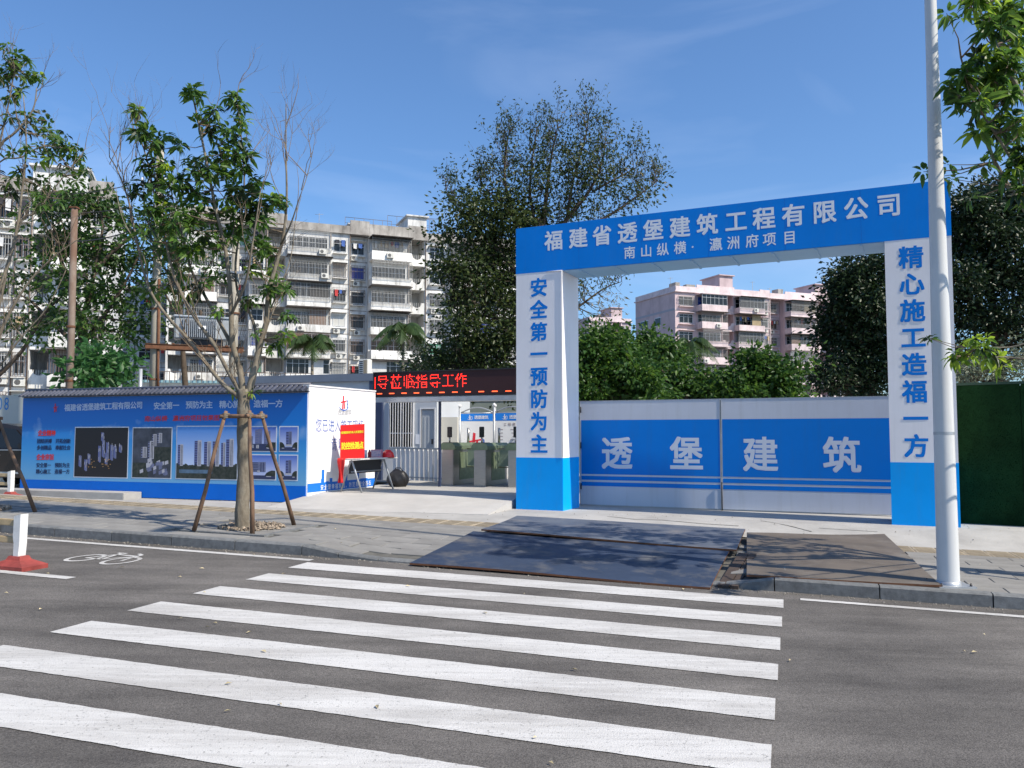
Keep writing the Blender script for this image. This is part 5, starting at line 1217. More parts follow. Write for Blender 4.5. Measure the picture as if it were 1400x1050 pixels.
L1 = [([(333,545),(328,505),(318,470),(316,430),(314,390),(308,340),(296,290),(284,230),(272,170),(262,125)], .060, .012),
 ([(330,545),(308,528),(288,505),(258,465),(225,428),(203,392),(188,335),(176,275),(160,232),(150,215,.2)], .042, .008),
 ([(331,540),(312,508),(292,470),(268,437),(250,405),(236,370),(224,320),(212,270),(200,215),(186,172)], .040, .008),
 ([(318,475,.0),(300,440,.2),(282,408,.3),(262,370,.4),(252,330,.5),(240,290,.5),(232,250,.4)], .040, .008),
 ([(338,545),(348,505),(356,470),(364,440),(367,400),(378,360),(388,318),(392,270),(391,210),(391,142)], .070, .007),
 ([(352,490),(350,455,.2),(340,425,.3),(326,404,.4),(322,360,.5),(330,300,.5),(334,240,.4),(328,170,.3),(322,128,.2)], .035, .008),
 ([(384,335),(398,305,-.2),(408,275,-.3),(420,240,-.3),(428,205,-.3)], .018, .004), ([(366,430),(382,395,.3),(398,350,.4),(404,300,.4),(412,268,.5)], .016, .004),
 ([(316,430),(336,385,-.3),(344,340,-.4),(352,290,-.5),(356,262,-.5)], .028, .006), ([(203,392),(196,350,-.2),(168,300,-.3),(158,255,-.3)], .014, .004),
 ([(308,340),(320,310,.3),(312,260,.3),(300,200,.2)], .022, .006), ([(250,405),(222,360,.3),(200,310,.3),(196,240,.3)], .016, .004)]
for i_, (pts, r0, r1) in enumerate(L1): T.limb(px_path(pts, Y), r0 * .82, r1 * .9, bare=i_ in (1, 6, 7, 9))
T.limb(px_path([(352,490),(362,455),(372,430),(378,405)], Y), .02, .006)
clusters(T, [(262,122,16,7),(282,150,17,6),(322,140,16,9),(332,165,15,5),(290,180,22,7),(318,195,26,12),(300,215,24,9),(335,205,13,4),(243,203,10,3),(262,222,22,7),(186,152,7,4),(203,185,18,9),(222,200,20,7),(212,235,26,15),
  (232,255,22,7),(255,262,24,9),(285,250,24,9),(312,242,22,9),(332,230,13,3),(348,245,10,5),(270,290,24,9),(300,285,26,9),(330,275,22,9),(210,275,20,9),(190,262,15,5),(245,310,26,12),(350,290,18,9),(320,315,20,9),(362,272,18,9),(380,278,10,5),
  (290,330,20,8),(225,300,15,4),(352,330,13,8),(366,345,11,5),(395,432,9,4),(388,400,10,4),(372,395,11,5),(262,345,18,8),(240,370,13,4),(300,375,15,5),(378,468,9,4),(340,410,13,4),(215,345,18,5),(200,395,12,3),(232,395,14,4),(262,400,12,3),(285,385,14,4),(205,310,16,5),(300,420,10,2),(345,360,14,4),(358,310,14,4),(375,370,12,3),(392,455,6,2)], Y, 1.0)
clusters(T, [(320,533,5,2,.1),(347,535,6,2,-.1),(366,478,5,2),(350,455,6,2)], Y, .6, lime=.8)
tips = []
for i in range(46):
    p, r = T.rs.choice(T.limbs[40:]); twig_rec(T.tw, p, Vector((T.rs.gauss(0, .35), T.rs.gauss(0, .35), 1)).normalized(), T.rs.uniform(.5, 1.1), .009, T.rs, 2, tips, up=.5)
for a, b_, L in ((150,225,.7),(165,235,.9),(180,240,.9),(392,250,1.0),(393,220,.9),(390,290,.9),(405,300,.9),(425,215,.45),(412,260,.8),(172,260,.8),(185,215,.9)):
    twig_rec(T.tw, P(a, b_, Y) - T.b, Vector((T.rs.gauss(0, .3), 0, 1)).normalized(), L, .008, T.rs, 3, tips, up=.5)
T.finish(M['bark_pale'], M['bark_twig'])
stakes(b1, [G(265, 726), G(402, 718), G(345, 730)], 1.65, 'three brown timber stakes propping the middle street tree')

b2 = Vector((*xy_of(-12.75, 10.55), z_ground(-12.75, 10.55))); Y = b2.y; T = Tree('street_tree', b2, 'street tree at the left edge of the photo with pale bare lower branches', group=ST, seed=9)
T.limb([b2 - Vector((0,0,.1)), b2 + Vector((0, 0, 1.0)), b2 + Vector((-.03, 0, 2.1))], .12, .095, True); f0 = b2 + Vector((-.03, 0, 2.0))
for pts, r0, r1 in [([(-5,470),(12,430),(40,385),(75,350),(110,325)], .04, .006), ([(-15,440),(5,380),(22,320),(30,260),(36,200),(32,130)], .045, .007), ([(-30,420),(-20,330),(-10,250),(0,200),(22,180),(45,150),(50,120)], .05, .008),
   ([(22,320),(50,290),(80,250),(110,215)], .025, .006), ([(-20,330),(-12,250),(10,150),(20,95)], .035, .008), ([(0,500),(30,460),(65,420),(90,370)], .022, .005), ([(-60,420),(-90,330),(-100,220),(-80,120)], .05, .01), ([(-12,250),(30,215),(60,200),(95,205)], .02, .006)]:
    T.limb([f0] + px_path(pts, Y), r0, r1)
clusters(T, [(12,80,16,7),(32,92,16,7),(46,105,10,4),(15,105,16,6),(5,130,14,3),(25,122,10,3),(8,62,8,2),(62,160,8,2),(45,175,18,6),(68,185,16,7),(88,200,18,8),(108,212,14,6),(60,205,20,7),(35,215,18,5),(15,245,20,6),(85,230,20,7),(50,250,20,6),(118,228,9,3),(20,160,9,2),
   (-20,100,30,8),(-40,180,40,12),(-30,260,40,10),(70,275,20,5),(10,300,20,4),(100,262,16,4),(-80,140,45,14),(-90,240,45,10)], Y, .95)
tips = []
for i in range(60):
    p, r = T.rs.choice(T.limbs[12:]); twig_rec(T.tw, p, Vector((T.rs.gauss(.1, .45), T.rs.gauss(0, .35), 1)).normalized(), T.rs.uniform(.4, 1.0), .008, T.rs, 2, tips, up=.4)
T.finish(M['bark_pale'], M['bark_twig']); stakes(b2, [G(48, 700), b2 + Vector((-.5, -.35, 0)), b2 + Vector((-.3, .55, 0))], 1.55, 'timber stakes at the left edge, one leaning into view')

b3 = Vector((*xy_of(3.5, 10.55), z_ground(3.5, 10.55))); Y = b3.y; T = Tree('street_tree', b3, 'leafy street tree at the top right, its branches reaching in past the lamp post', group=ST, seed=14)
T.limb([b3 - Vector((0,0,.1)), b3 + Vector((0, 0, 1.2)), b3 + Vector((-.05, 0, 2.3))], .12, .10, True); f0 = b3 + Vector((-.05, 0, 2.2))
def bx3(pts): return [b3 + Vector(p) for p in pts]
for pts, r0, r1 in [([(-.3,-.2,3),(-.9,-.5,4.0),(-1.5,-.8,5.0),(-2.0,-.9,5.8)], .055, .01), ([(-.5,-.3,2.9),(-1.1,-.6,3.6),(-1.6,-.8,4.3),(-2.0,-1.0,4.7)], .04, .008),
    ([(0,.1,3.4),(-.1,.1,4.8),(-.2,0,6.4),(-.2,0,7.4)], .06, .01), ([(.3,.2,3.2),(.9,.4,4.4),(1.3,.5,5.6)], .05, .01), ([(-.4,.4,3.6),(-.9,.7,4.8),(-1.2,.8,6.1)], .05, .01), ([(.1,-.5,3.3),(.3,-1.0,4.4),(.4,-1.3,5.3)], .045, .01)]:
    T.limb([f0] + bx3(pts), r0, r1)
T.limb([b3 + Vector((-.05, -.05, 1.9))] + px_path([(1470,505),(1410,492),(1365,488),(1315,488)], b3.y - 1.1), .018, .005)
T.limb([b3 + Vector((-.05, -.05, 2.1))] + px_path([(1440,470),(1380,475),(1340,474)], b3.y - 1.1), .014, .004)
Yc = b3.y - .9
clusters(T, [(1335,2,14,6),(1365,12,18,9),(1392,20,18,9),(1360,40,16,8),(1392,60,18,8),(1345,75,15,8),(1372,92,18,9),(1320,105,12,6),(1345,115,14,7),(1300,118,9,4),(1310,140,10,4),(1338,140,12,5),(1372,135,16,7),(1398,110,18,7),
    (1392,165,16,6),(1362,172,12,4),(1335,178,7,2),(1398,205,14,5),(1388,235,12,4),(1400,262,14,5)], Yc, .92, lime=.22)
for (x, y, z, r, n_) in ((-.9,.3,5.6,.6,14),(-.2,0,6.8,.7,16),(-1.0,-.5,6.3,.6,12),(.6,.2,5.6,.7,14),(.4,-1.1,5.2,.6,10),(-.4,.8,5.9,.6,12),(.9,.5,4.9,.6,8),(-.2,-.2,5.0,.7,10),(-1.2,.7,4.9,.55,9),(-.5,.2,4.1,.5,5),(-.1,-.1,3.6,.6,9),(.5,.3,3.9,.6,9),(-1.5,-.2,6.6,.5,8),(-.6,.5,7.2,.5,8),(.3,-.2,4.4,.7,12),(-.9,0,5.0,.6,9)):
    for q in blob_points(b3 + Vector((x, y, z)), (r, r, r), n_, T.rs, .4):
        T.twig_to(q); ob = link('leaf_cluster', T.rs.choice(WH), T.root, q - T.b, (T.rs.gauss(0, .4), T.rs.gauss(0, .4), T.rs.uniform(0, 6.28)))
clusters(T, [(1305,488,7,4),(1340,470,11,6),(1352,485,10,4),(1368,495,9,3),(1325,480,9,3)], b3.y - 1.1, .72, lime=.75)
clusters(T, [(1270,462,5,2,.3)], b3.y - .7, .75, lime=0)
T.finish(M['bark_pale'], M['bark_twig']); stakes(b3, [b3 + Vector((.6, 0, 0)), b3 + Vector((-.35, .5, 0)), b3 + Vector((-.3, -.55, 0))], 1.6, 'timber stakes of the street tree right of the frame')

# --- larger trees
def crown(T, blobs, Y, leaf, L, W, m, per=26, spread=.32, twig=True, name='crown', yd=.9, up=0.0):
    """blobs: px, py, r(px), clumps[, dY]; each clump is a twig with a tuft of leaves"""
    rs = T.rs; PP = []; DD = []
    for px, py, rp, n_, *o in blobs:
        c = P(px, py, Y + (o[0] if o else rs.uniform(-.6, .6))); r = rp / FPX * Y
        for q in blob_points(c, (r, r * yd, r), n_, rs, .42):
            if twig: T.twig_to(q, .010)
            k = max(4, int(per * rs.uniform(.5, 1.4))); sp = spread * rs.uniform(.7, 1.3)
            off = rng.normal(size=(k, 3)) * np.array([sp, sp, sp * .7]); PP.append(np.array((q - T.b)[:]) + off); dd = off + rng.normal(size=(k, 3)) * sp * .6; dd[:, 2] -= sp * (.5 - up); DD.append(dd)
    PP = np.concatenate(PP); DD = np.concatenate(DD); N = len(PP)
    kites(name, PP, DD, L * rng.uniform(.45, 1.35, N), W * rng.uniform(.7, 1.2, N), m, T.root)
# centre tree
Y = 25.0; b = P(752, 594, Y); b.z = .2; T = Tree('broadleaf_tree', b, 'large sparse brownish green tree behind the portal and LED sign', seed=31)
T.limb([b] + px_path([(750,560),(746,480),(742,410),(738,350),(736,300)], Y), .26, .15, True)
for pts, r0, r1 in [([(738,340),(745,285),(752,225),(762,175)], .10, .012), ([(740,400),(715,345),(700,290),(690,245),(692,205),(696,180)], .10, .010), ([(742,420),(705,370),(665,325),(630,290),(610,262)], .10, .012), ([(739,350),(775,300),(805,262),(822,225),(828,190)], .09, .010),
  ([(742,370),(790,320),(840,290),(880,262),(898,248)], .08, .008), ([(744,450),(790,420),(825,395),(850,385)], .06, .008), ([(745,470),(700,440),(650,430),(615,420)], .08, .012), ([(738,330),(725,270),(728,215),(735,175)], .06, .01), ([(775,300),(785,240),(800,190),(806,150)], .05, .008), ([(746,490),(705,490),(660,500),(620,510)], .06, .01),
  ([(700,290),(668,262),(650,245)], .04, .008), ([(810,262),(850,240),(878,225)], .04, .006)]:
    T.limb(px_path(pts, Y), r0, r1)
crown(T, [(640,300,28,22),(665,335,34,38),(690,290,34,34),(640,370,36,40),(680,400,38,46),(630,430,30,34),(670,470,38,46),(635,480,30,31),(700,345,32,34),(710,450,40,43),(618,320,22,14),(690,520,30,26),(625,520,30,22),(660,275,26,19),(720,300,30,24),(610,360,20,12),(605,500,28,17),(730,400,40,34),(750,480,40,26)], Y, None, .15, .085, LEAF['olive'], per=36, spread=.26)
crown(T, [(700,235,30,17),(735,215,30,20),(760,245,34,25),(720,255,30,19),(790,225,30,19),(820,225,26,16),(835,250,28,19),(800,275,30,20),(770,195,26,12),(745,180,18,6),(675,220,22,8),(815,190,22,9),(850,285,28,16),(875,255,24,12),(895,240,18,7),(765,290,30,16),(655,230,22,7),(840,200,18,5)], Y, None, .125, .065, LEAF['olive'], per=17, spread=.25, name='thin_foliage')
crown(T, [(800,400,18,8),(825,420,22,10),(805,445,20,8),(840,400,16,5),(870,230,24,8),(890,255,20,6),(770,165,18,4)], Y, None, .16, .035, LEAF['dry'], per=8, spread=.22, name='dry_pods')
for o_ in T.root.children:
    if o_.name.startswith('dry_pods'): tag(o_, kind='stuff')
tips = []
for i in range(330):
    p, r = T.rs.choice(T.limbs[24:]); twig_rec(T.tw, p, Vector((T.rs.gauss(0, .6), T.rs.gauss(0, .6), .9)).normalized(), T.rs.uniform(.35, .85), .014, T.rs, 2, tips, up=.3)
tp = np.array([q[0][:] for q in tips]); tp = np.repeat(tp, 3, 0) + rng.normal(size=(len(tp) * 3, 3)) * .09; N_ = len(tp)
dd = rng.normal(size=(N_, 3)); dd[:, 2] -= .9
kites('tip_leaves', tp, dd, rng.uniform(.07, .16, N_), rng.uniform(.025, .06, N_), LEAF['olive'], T.root)
T.finish(M['bark_dark'], M['bark_dark'])
# small sparse tree in the portal opening, left
# dark fig trees right
for bpx, lab, limbs, blobs, seed, Yd in ((1185, 'very dark dense fig tree just left of the right portal post', [[(1185,520),(1180,470),(1170,420),(1160,370)], [(1182,490),(1215,430),(1240,380)], [(1180,470),(1150,440),(1135,420)]],
    [(1165,375,24,60),(1195,365,24,50),(1150,420,26,70),(1190,410,34,80),(1140,455,22,60),(1175,455,34,90),(1205,440,34,60),(1165,500,36,90),(1135,515,20,50),(1200,500,34,70),(1180,535,30,60),(1150,395,16,30),(1215,390,30,50),(1240,420,36,50),(1235,480,36,50)], 41, 27.0),
    (1365, 'tall dark fig tree behind the green hoarding at the right edge', [[(1365,520),(1362,450),(1350,380),(1335,300)], [(1363,470),(1400,400),(1420,330)], [(1360,460),(1320,400),(1300,350)]],
    [(1325,280,20,50),(1350,265,18,44),(1335,310,28,70),(1310,335,24,56),(1375,290,26,50),(1360,330,34,80),(1310,385,28,60),(1345,380,34,80),(1390,370,36,80),(1310,430,26,60),(1400,300,30,50),(1420,340,36,50),(1430,400,44,60),(1385,440,34,60),(1420,460,40,50),(1300,300,14,20),(1390,260,18,24),(1460,330,50,60),(1340,430,26,30),(1310,480,30,44)], 43, 26.0)):
    b = P(bpx, 594, Yd); b.z = .2; T = Tree('fig_tree', b, lab, seed=seed, group='dark fig trees right of the gate')
    T.limb([b] + px_path([(bpx, 570), (bpx, 520)], Yd), .35, .26, True)
    for l_ in limbs: T.limb(px_path(l_, Yd), .2, .03)
    crown(T, blobs, Yd, None, .17, .085, LEAF['dark'], per=26, spread=.26, yd=1.3); T.finish(M['bark_dark'])
b = P(1350, 594, 22.0); b.z = .2; T = Tree('bushy_tree', b, 'dusty grey green bush rising over the green hoarding', seed=77)
T.limb([b] + px_path([(1350,560),(1345,520)], 22), .12, .05, True); T.limb(px_path([(1345,530),(1370,505),(1395,490)], 22), .05, .02)
crown(T, [(1300,515,22,24),(1330,505,22,26),(1360,512,22,26),(1390,500,24,26),(1420,490,30,20)], 22, None, .12, .06, leaf_mat('leaf_dusty', (.09, .115, .07), (.20, .23, .16), .25), per=22, spread=.22); T.finish(M['bark_dark'])
# green bushes behind the gate
for bpx, Yd, lab, blobs, seed in ((835, 20.0, 'bright green bushy tree behind the gate, next to the left portal post', [(800,470,16,24),(822,462,18,34),(812,500,26,60),(845,485,24,50),(850,520,30,70),(805,535,26,50),(870,505,26,56),(838,455,12,14),(880,535,26,50),(790,520,20,30)], 51),
    (935, 21.5, 'broad green bush behind the gate in the middle of the opening', [(910,505,22,56),(935,520,26,60),(965,515,26,60),(900,535,26,56),(940,545,26,50),(985,525,26,56),(925,492,12,20),(975,545,30,50),(1005,540,26,44)], 52),
    (1040, 20.8, 'rounded green bushy tree behind the right half of the gate', [(1030,490,16,30),(1045,500,22,44),(1068,515,18,40),(1020,512,24,50),(1050,530,28,60),(1080,500,8,10),(1092,490,6,6),(1075,535,18,34),(1010,530,24,40),(1040,545,30,40)], 53),
    (868, 26.0, 'leafy bush in front of the pink block gable', [(885,462,16,34),(905,475,18,40),(870,480,20,44),(925,482,14,26),(900,495,22,40),(860,470,12,16)], 54)):
    b = P(bpx, 594, Yd); b.z = .2; T = Tree('bushy_tree', b, lab, group='green bushes behind the gate', seed=seed)
    T.limb([b] + px_path([(bpx, 570), (bpx + 3, 540)], Yd), .12, .07, True); T.limb(px_path([(bpx, 560), (bpx - 20, 530), (bpx - 30, 505)], Yd), .05, .02); T.limb(px_path([(bpx, 560), (bpx + 20, 530), (bpx + 30, 510)], Yd), .05, .02)
    crown(T, [(a, b_ + (16 if bpx == 935 else 5), r_, int(n_ * .42)) for a, b_, r_, n_ in blobs], Yd, None, .15, .09, LEAF['bush'], per=52, spread=.17, yd=1.2); T.finish(M['bark_dark'])
# trees behind the billboard
Y = 27.0; b = P(118, 594, Y); b.z = .2; T = Tree('broadleaf_tree', b, 'wide light green tree behind the left end of the billboard', seed=61)
T.limb([b] + px_path([(118,560),(116,500),(112,440)], Y), .2, .14, True)
for pts in ([(112,440),(90,380),(75,320),(70,280)], [(112,440),(130,370),(140,310),(130,260)], [(114,470),(150,420),(180,370),(200,320)], [(114,480),(70,440),(40,410),(15,400)], [(130,370),(170,330),(215,300),(240,290)], [(-10,520),(30,480),(60,430),(90,400)]): T.limb(px_path(pts, Y), .09, .015)
crown(T, [(75,290,24,14),(105,275,24,14),(135,285,24,15),(165,300,22,12),(95,330,26,15),(130,340,26,16),(165,355,26,16),(60,345,24,10),(200,330,22,10),(45,395,24,9),(100,385,26,14),(145,400,26,15),(185,400,24,12),(75,430,24,10),(120,440,26,14),(165,455,24,12),(30,440,22,6),(220,310,22,9),(240,340,18,5),(210,380,20,6),(200,440,18,5),(60,470,20,5)], Y, None, .22, .115, LEAF['back'], per=26, spread=.28); T.finish(M['bark_dark'])
Y = 24.0; b = P(132, 594, Y); b.z = .2; T = Tree('bushy_tree', b, 'large leaved green bush just above the billboard coping on the left', seed=62)
T.limb([b] + px_path([(132,560),(130,520)], Y), .08, .04, True)
crown(T, [(115,500,18,16),(140,490,20,20),(165,495,16,14),(130,515,24,22),(105,520,18,12),(160,515,14,10)], Y, None, .26, .15, leaf_mat('leaf_broad', (.03, .10, .03), (.07, .18, .05), .4), per=12, spread=.24); T.finish(M['bark_dark'])
Y = 30.0; b = P(255, 594, Y); b.z = .2; T = Tree('broadleaf_tree', b, 'thin green tree between the utility poles behind the billboard', seed=63)
T.limb([b] + px_path([(255,560),(250,480),(245,400),(240,330)], Y), .14, .05, True)
for pts in ([(248,440),(225,400),(205,360)], [(246,420),(275,380),(300,340)]): T.limb(px_path(pts, Y), .05, .015)
crown(T, [(215,290,24,14),(235,330,26,14),(225,370,24,12),(260,360,20,8),(290,330,20,8),(300,360,14,5),(235,420,20,8),(240,460,14,5)], Y, None, .15, .07, LEAF['back'], per=18, spread=.3); T.finish(M['bark_dark'])
Y = 29.0; b = P(600, 594, 33); b.z = .2; T = Tree('bushy_tree', b, 'dark shrub line over the boundary wall behind the LED sign', seed=64)
T.limb([b] + px_path([(600, 560), (600, 520)], 33), .2, .1, True)
crown(T, [(575,500,20,26),(605,490,24,34),(640,500,26,34),(670,510,26,30),(700,525,26,24),(740,535,30,30),(560,515,14,12)], 33, None, .16, .08, LEAF['dark'], per=26, spread=.3); T.finish(M['bark_dark'])
# palms
def palm(px, py, Y, R_, label, seed):
    rs = random.Random(seed); c = P(px, py, Y); r = empty('palm_tree', (c.x, c.y, 0), 0, label, 'palm tree', 'palms before the apartment blocks')
    MB().tube([(0, 0, 0), (.05, 0, c.z * .5), (0, 0, c.z)], [.2, .15, .11], 8).build('trunk', M['bark_pale'], r); MB().tube([(0, 0, c.z), (0, 0, c.z + .9)], [.12, .06], 7).build('crownshaft', LEAF['palm'], r)
    for i in range(13):
        t = 2 * math.pi * i / 13 + rs.uniform(-.2, .2); el = rs.uniform(.1, 1.15); pts = []
        for k in range(9):
            s = k / 8; rr = R_ * s * (math.cos(el) * .8 + .3); pts.append(Vector((math.cos(t) * rr, math.sin(t) * rr, c.z + .8 + R_ * (math.sin(el) * s - .95 * s * s))))
        mb = MB(); mb.tube(pts, [.03 - .02 * k / 8 for k in range(9)], 4, caps=False)
        for k in range(2, 34):
            s = k / 34; f = s * 8; a = int(f); p = pts[a].lerp(pts[min(a + 1, 8)], f - a); d = (pts[min(a + 1, 8)] - pts[a]).normalized(); sd = d.cross(Vector((0, 0, 1))).normalized(); ln = R_ * .34 * math.sin(math.pi * min(1, s * .85 + .12))
            for sg in (-1, 1):
                tip = p + (sd * sg * .75 + d * .5 + Vector((0, 0, -.55 + rs.uniform(-.2, .1)))) * ln; mb.add([p, p + d * .13, tip + d * .05, tip], [(0, 1, 2, 3)]); 
        mb.build('frond', LEAF['palm'], r)
palm(427, 478, 72, 2.6, 'palm in front of the white block, left of the other', 1); palm(551, 462, 72, 2.7, 'palm in front of the white block just left of the LED sign end', 2); palm(943, 480, 84, 3.2, 'palm beside the pink block gable', 3)
# ================================================================== POLES, TRANSFORMER, WIRES
p = P(92, 594, 23.0); r = empty('rusty_pole', (p.x, p.y, .2), 0, 'rusty brown steel pole behind the left end of the billboard', 'pole')
hz = P(92, 285, 23.0).z - .2
MB().tube([(0, 0, 0), (.02, 0, hz * .5), (0, 0, hz)], [.10, .095, .088], 12).build('shaft', mat('rusty_pole', (.13, .075, .05), .85, c2=(.24, .20, .165), vscale=2, stretch=(1, 1, .5)), r)
MB().box(-.10, .10, -.10, .10, hz, hz + .04).build('cap', M['rust_edge'], r)
for z in (1.9, 2.9, 4.4): MB().lathe([(.12, 0), (.125, .03), (.12, .06)], 10, (0, 0, z)).build('band', M['rust_edge'], r)
M['pole_concrete'] = mat('pole_concrete', (.36, .33, .27), .9, var=.25, vscale=2, streak=((.2, .18, .15), .5, 5, .5))
poles = []
for px, pt, Y, lab in ((209, 206, 27.0, 'concrete utility pole with insulators left of the transformer'), (317, 300, 28.0, 'concrete utility pole right of the transformer, behind the street tree')):
    p = P(px, 594, Y); h = P(px, pt, Y).z - .2; r = empty('utility_pole', (p.x, p.y, .2), 0, lab, 'utility pole', 'concrete utility poles'); MB().tube([(0, 0, 0), (0, 0, h)], [.165, .12], 12).build('shaft', M['pole_concrete'], r); poles.append((p, h))
    for z, L in (((h - 1.2, .55),) if px == 209 else ((h - 1.9, .5),)):
        MB().box(-L, L, -.2, -.12, z, z + .08).build('cross_arm', M['galv'], r)
        for x in (-L * .9, -L * .45, L * .45, L * .9): MB().lathe([(.02, 0), (.05, .04), (.03, .08), (.05, .12), (.02, .17)], 8, (x, -.16, z + .08)).build('insulator', M['white_paint'], r)
    for z in (2.0, 3.2, 5.5): MB().lathe([(.175, 0), (.178, .05), (.17, .06)], 12, (0, 0, z)).build('band', M['rust_edge'], r)
    if px == 209:
        MB().bevbox(-.12, .12, -.24, -.19, 2.55, 2.8, .01).build('number_plate', M['balc_white'], r); MB().bevbox(.2, .46, -.2, .05, 2.35, 2.8, .02).build('meter_box', mat('meter_orange', (.42, .2, .12), .7, c2=(.5, .45, .35), vscale=2), r)
        MB().tube([(.12, -.1, 6.5), (.16, -.12, 3.6), (.2, -.15, 2.8)], .045, 6).build('cable_duct', M['rust_edge'], r)
a, b = poles[0][0], poles[1][0]; zt_ = P(250, 473, 27.4).z
r = empty('transformer_platform', (a.x, a.y, zt_), math.atan2(b.y - a.y, b.x - a.x), 'rusty steel platform beams between the two utility poles', 'platform'); L = (b - a).length
for y in (-.24, .2): 
    m_ = MB(); m_.box(-.3, L + .3, y, y + .05, -.14, .0); m_.box(-.3, L + .3, y - .03, y + .08, -.0, .012); m_.box(-.3, L + .3, y - .03, y + .08, -.152, -.141); m_.build('beam', M['rust_edge'], r)
for i in range(4): MB().box(.5 + i * .55, .58 + i * .55, -.27, .3, .013, .05).build('cross_piece', M['rust_edge'], r)
q = P(238, 473, 27.3); tr = empty('transformer', (q.x, q.y, zt_ + .05), r.rotation_euler.z, 'grey finned transformer on the rusty platform', 'transformer')
MB().bevbox(0, 1.75, -.25, .45, .18, .88, .03).build('tank', mat('transformer_grey', (.34, .36, .37), .5, .3, var=.2, vscale=3), tr); MB().bevbox(-.05, 1.8, -.3, .5, .881, .95, .02).build('lid', M['galv'], tr)
MB().box(.2, 1.5, -.15, .35, 0, .18).build('skid', M['dark_metal'], tr)
for i in range(17): MB().box(.25 + i * .062, .268 + i * .062, -.42, -.251, .22, .84).build('fin', M['galv'], tr)
for i in range(3): MB().lathe([(.05, 0), (.07, .05), (.045, .1), (.07, .15), (.03, .24)], 8, (.4 + i * .4, .1, .95)).build('bushing', M['bark_dark'], tr)
MB().box(.72, .95, -.43, -.421, .5, .6).build('rating_plate', M['print_white'], tr)
def wire(p, q, sag, lab, r_=.014):
    p, q = Vector(p), Vector(q); pts = [p.lerp(q, i / 16) - p - Vector((0, 0, sag * 4 * (i / 16) * (1 - i / 16))) for i in range(17)]
    o = MB().tube(pts, r_, 4).build('power_line', M['black']); o.location = p; tag(o, lab, 'cable', 'overhead cables')
top = Vector((a.x, a.y, poles[0][1] - .9))
for i, (dx, px, py, Y) in enumerate(((-.5, 420, 300, 80), (-.25, 430, 312, 82), (.25, 445, 325, 84))): wire(top + Vector((dx, 0, -i * .4)), P(px, py, Y), 1.2, ['topmost cable running right from the utility pole', 'middle cable running right from the utility pole', 'lowest cable running right from the utility pole'][i])
for i, (px, py) in enumerate(((-60, 250), (-60, 268))): wire(top + Vector((-.8, 0, -i * .75)), P(px, py, 22), .35, ['upper cable running left from the utility pole', 'lower cable running left from the utility pole'][i])
wire(P(209, 300, 27), P(93, 330, 23), .2, 'slack cable from the utility pole to the rusty pole', .02)

# grey wall with blue graffiti at the left edge
q0 = P(-60, 594, 25.0); q1 = P(60, 594, 24.2); GW = Wall((q0.x, q0.y, .15), (q1.x, q1.y, .15), 'side_wall', label='pale wall with blue graffiti digits behind the parked car', cat='wall')
MB().box(0, GW.L, 0, .2, 0, 2.65).build('wall_panel', mat('pale_render', (.45, .47, .44), .85, var=.1, vscale=1.5), GW.root)
x_, z_ = GW.at(8, 551); mb = MB(); put_text(mb, '08', [GW.x(2), GW.x(11)], z_, .34, .5, bold=.0, y=-.004); mb.build('graffiti', mat('spray_blue', (.03, .2, .5), .7), GW.root)
pp = P(190, 594, 23.5); r = tag(MB().tube([(0, 0, 0), (0, 0, 3.3)], .055, 10).build('steel_pipe', M['galv'], None, (pp.x, pp.y, .2)), 'short pale steel pipe above the coping left of the concrete pole', 'pipe')
# pavilion roofs behind the coping
q0 = P(272, 594, 40); hs = Wall((q0.x, q0.y, .1), (q0.x + 5.5, q0.y + 1.2, .1), 'low_outbuilding', label='low white outbuilding with pale teal roof behind the billboard', cat='outbuilding')
MB().box(-3, hs.L, 0, 4, 0, 4.0).build('wall', M['wall_white'], hs.root); MB().box(-3.2, hs.L + .2, -.3, 4.2, 4.001, 4.12).build('roof', mat('teal_sheet', (.25, .42, .48), .5, var=.2), hs.root)
for i in range(4): x = -2.6 + i * 2.0; wo = MB().box(x, x + 1.3, -.06, -.005, 2.4, 3.6).build('window', M['grille'], hs.root); MB().box(x + .08, x + 1.22, -.075, -.061, 2.48, 3.52).build('pane', M['glass'], wo)
g_ = MB()
for i in range(34): x = -3 + i * .24; g_.box(x, x + .03, -.5, -.47, 4.0, 4.5)
g_.box(-3, 5.2, -.51, -.46, 4.5, 4.53); g_.build('roof_fence', M['grille_dark'], hs.root)

# ================================================================== LANE BARRIERS
def barrier():
    r = empty('lane_barrier', label='x', cat='barrier', group='white lane barriers with red feet')
    for x in (0, -2.0):
        pts = [(-.03, .14), (.04, .14), (.05, .28), (.05, .60), (-.045, .575), (-.045, .34), (-.03, .28)]
        MB().prism([(x + a, z) for a, z in pts], -.05, .05).build('post', M['barrier_white'], r)
        b = MB(); b.add([(x + sx * a, sy * c, z) for z, a, c in ((0, .24, .17), (.045, .24, .17), (.10, .10, .08), (.14, .08, .06)) for sx, sy in ((-1, -1), (1, -1), (1, 1), (-1, 1))],
            [(3, 2, 1, 0), (12, 13, 14, 15)] + [(4*k + i, 4*k + (i+1) % 4, 4*k + 4 + (i+1) % 4, 4*k + 4 + i) for k in range(3) for i in range(4)]); b.build('foot', M['barrier_red'], r)
    for z in (.31, .50): MB().bevbox(-1.945, -.055, -.025, .025, z - .035, z + .035, .008).build('rail', M['barrier_rail'], r)
    return r
M['barrier_white'] = mat('barrier_white', (.70, .70, .68), .6, var=.15, vscale=8, bump=.1); M['barrier_red'] = mat('barrier_red', (.30, .055, .045), .7, var=.35, vscale=7, bump=.2); M['barrier_rail'] = mat('barrier_rail', (.50, .38, .22), .7, var=.25, vscale=6)
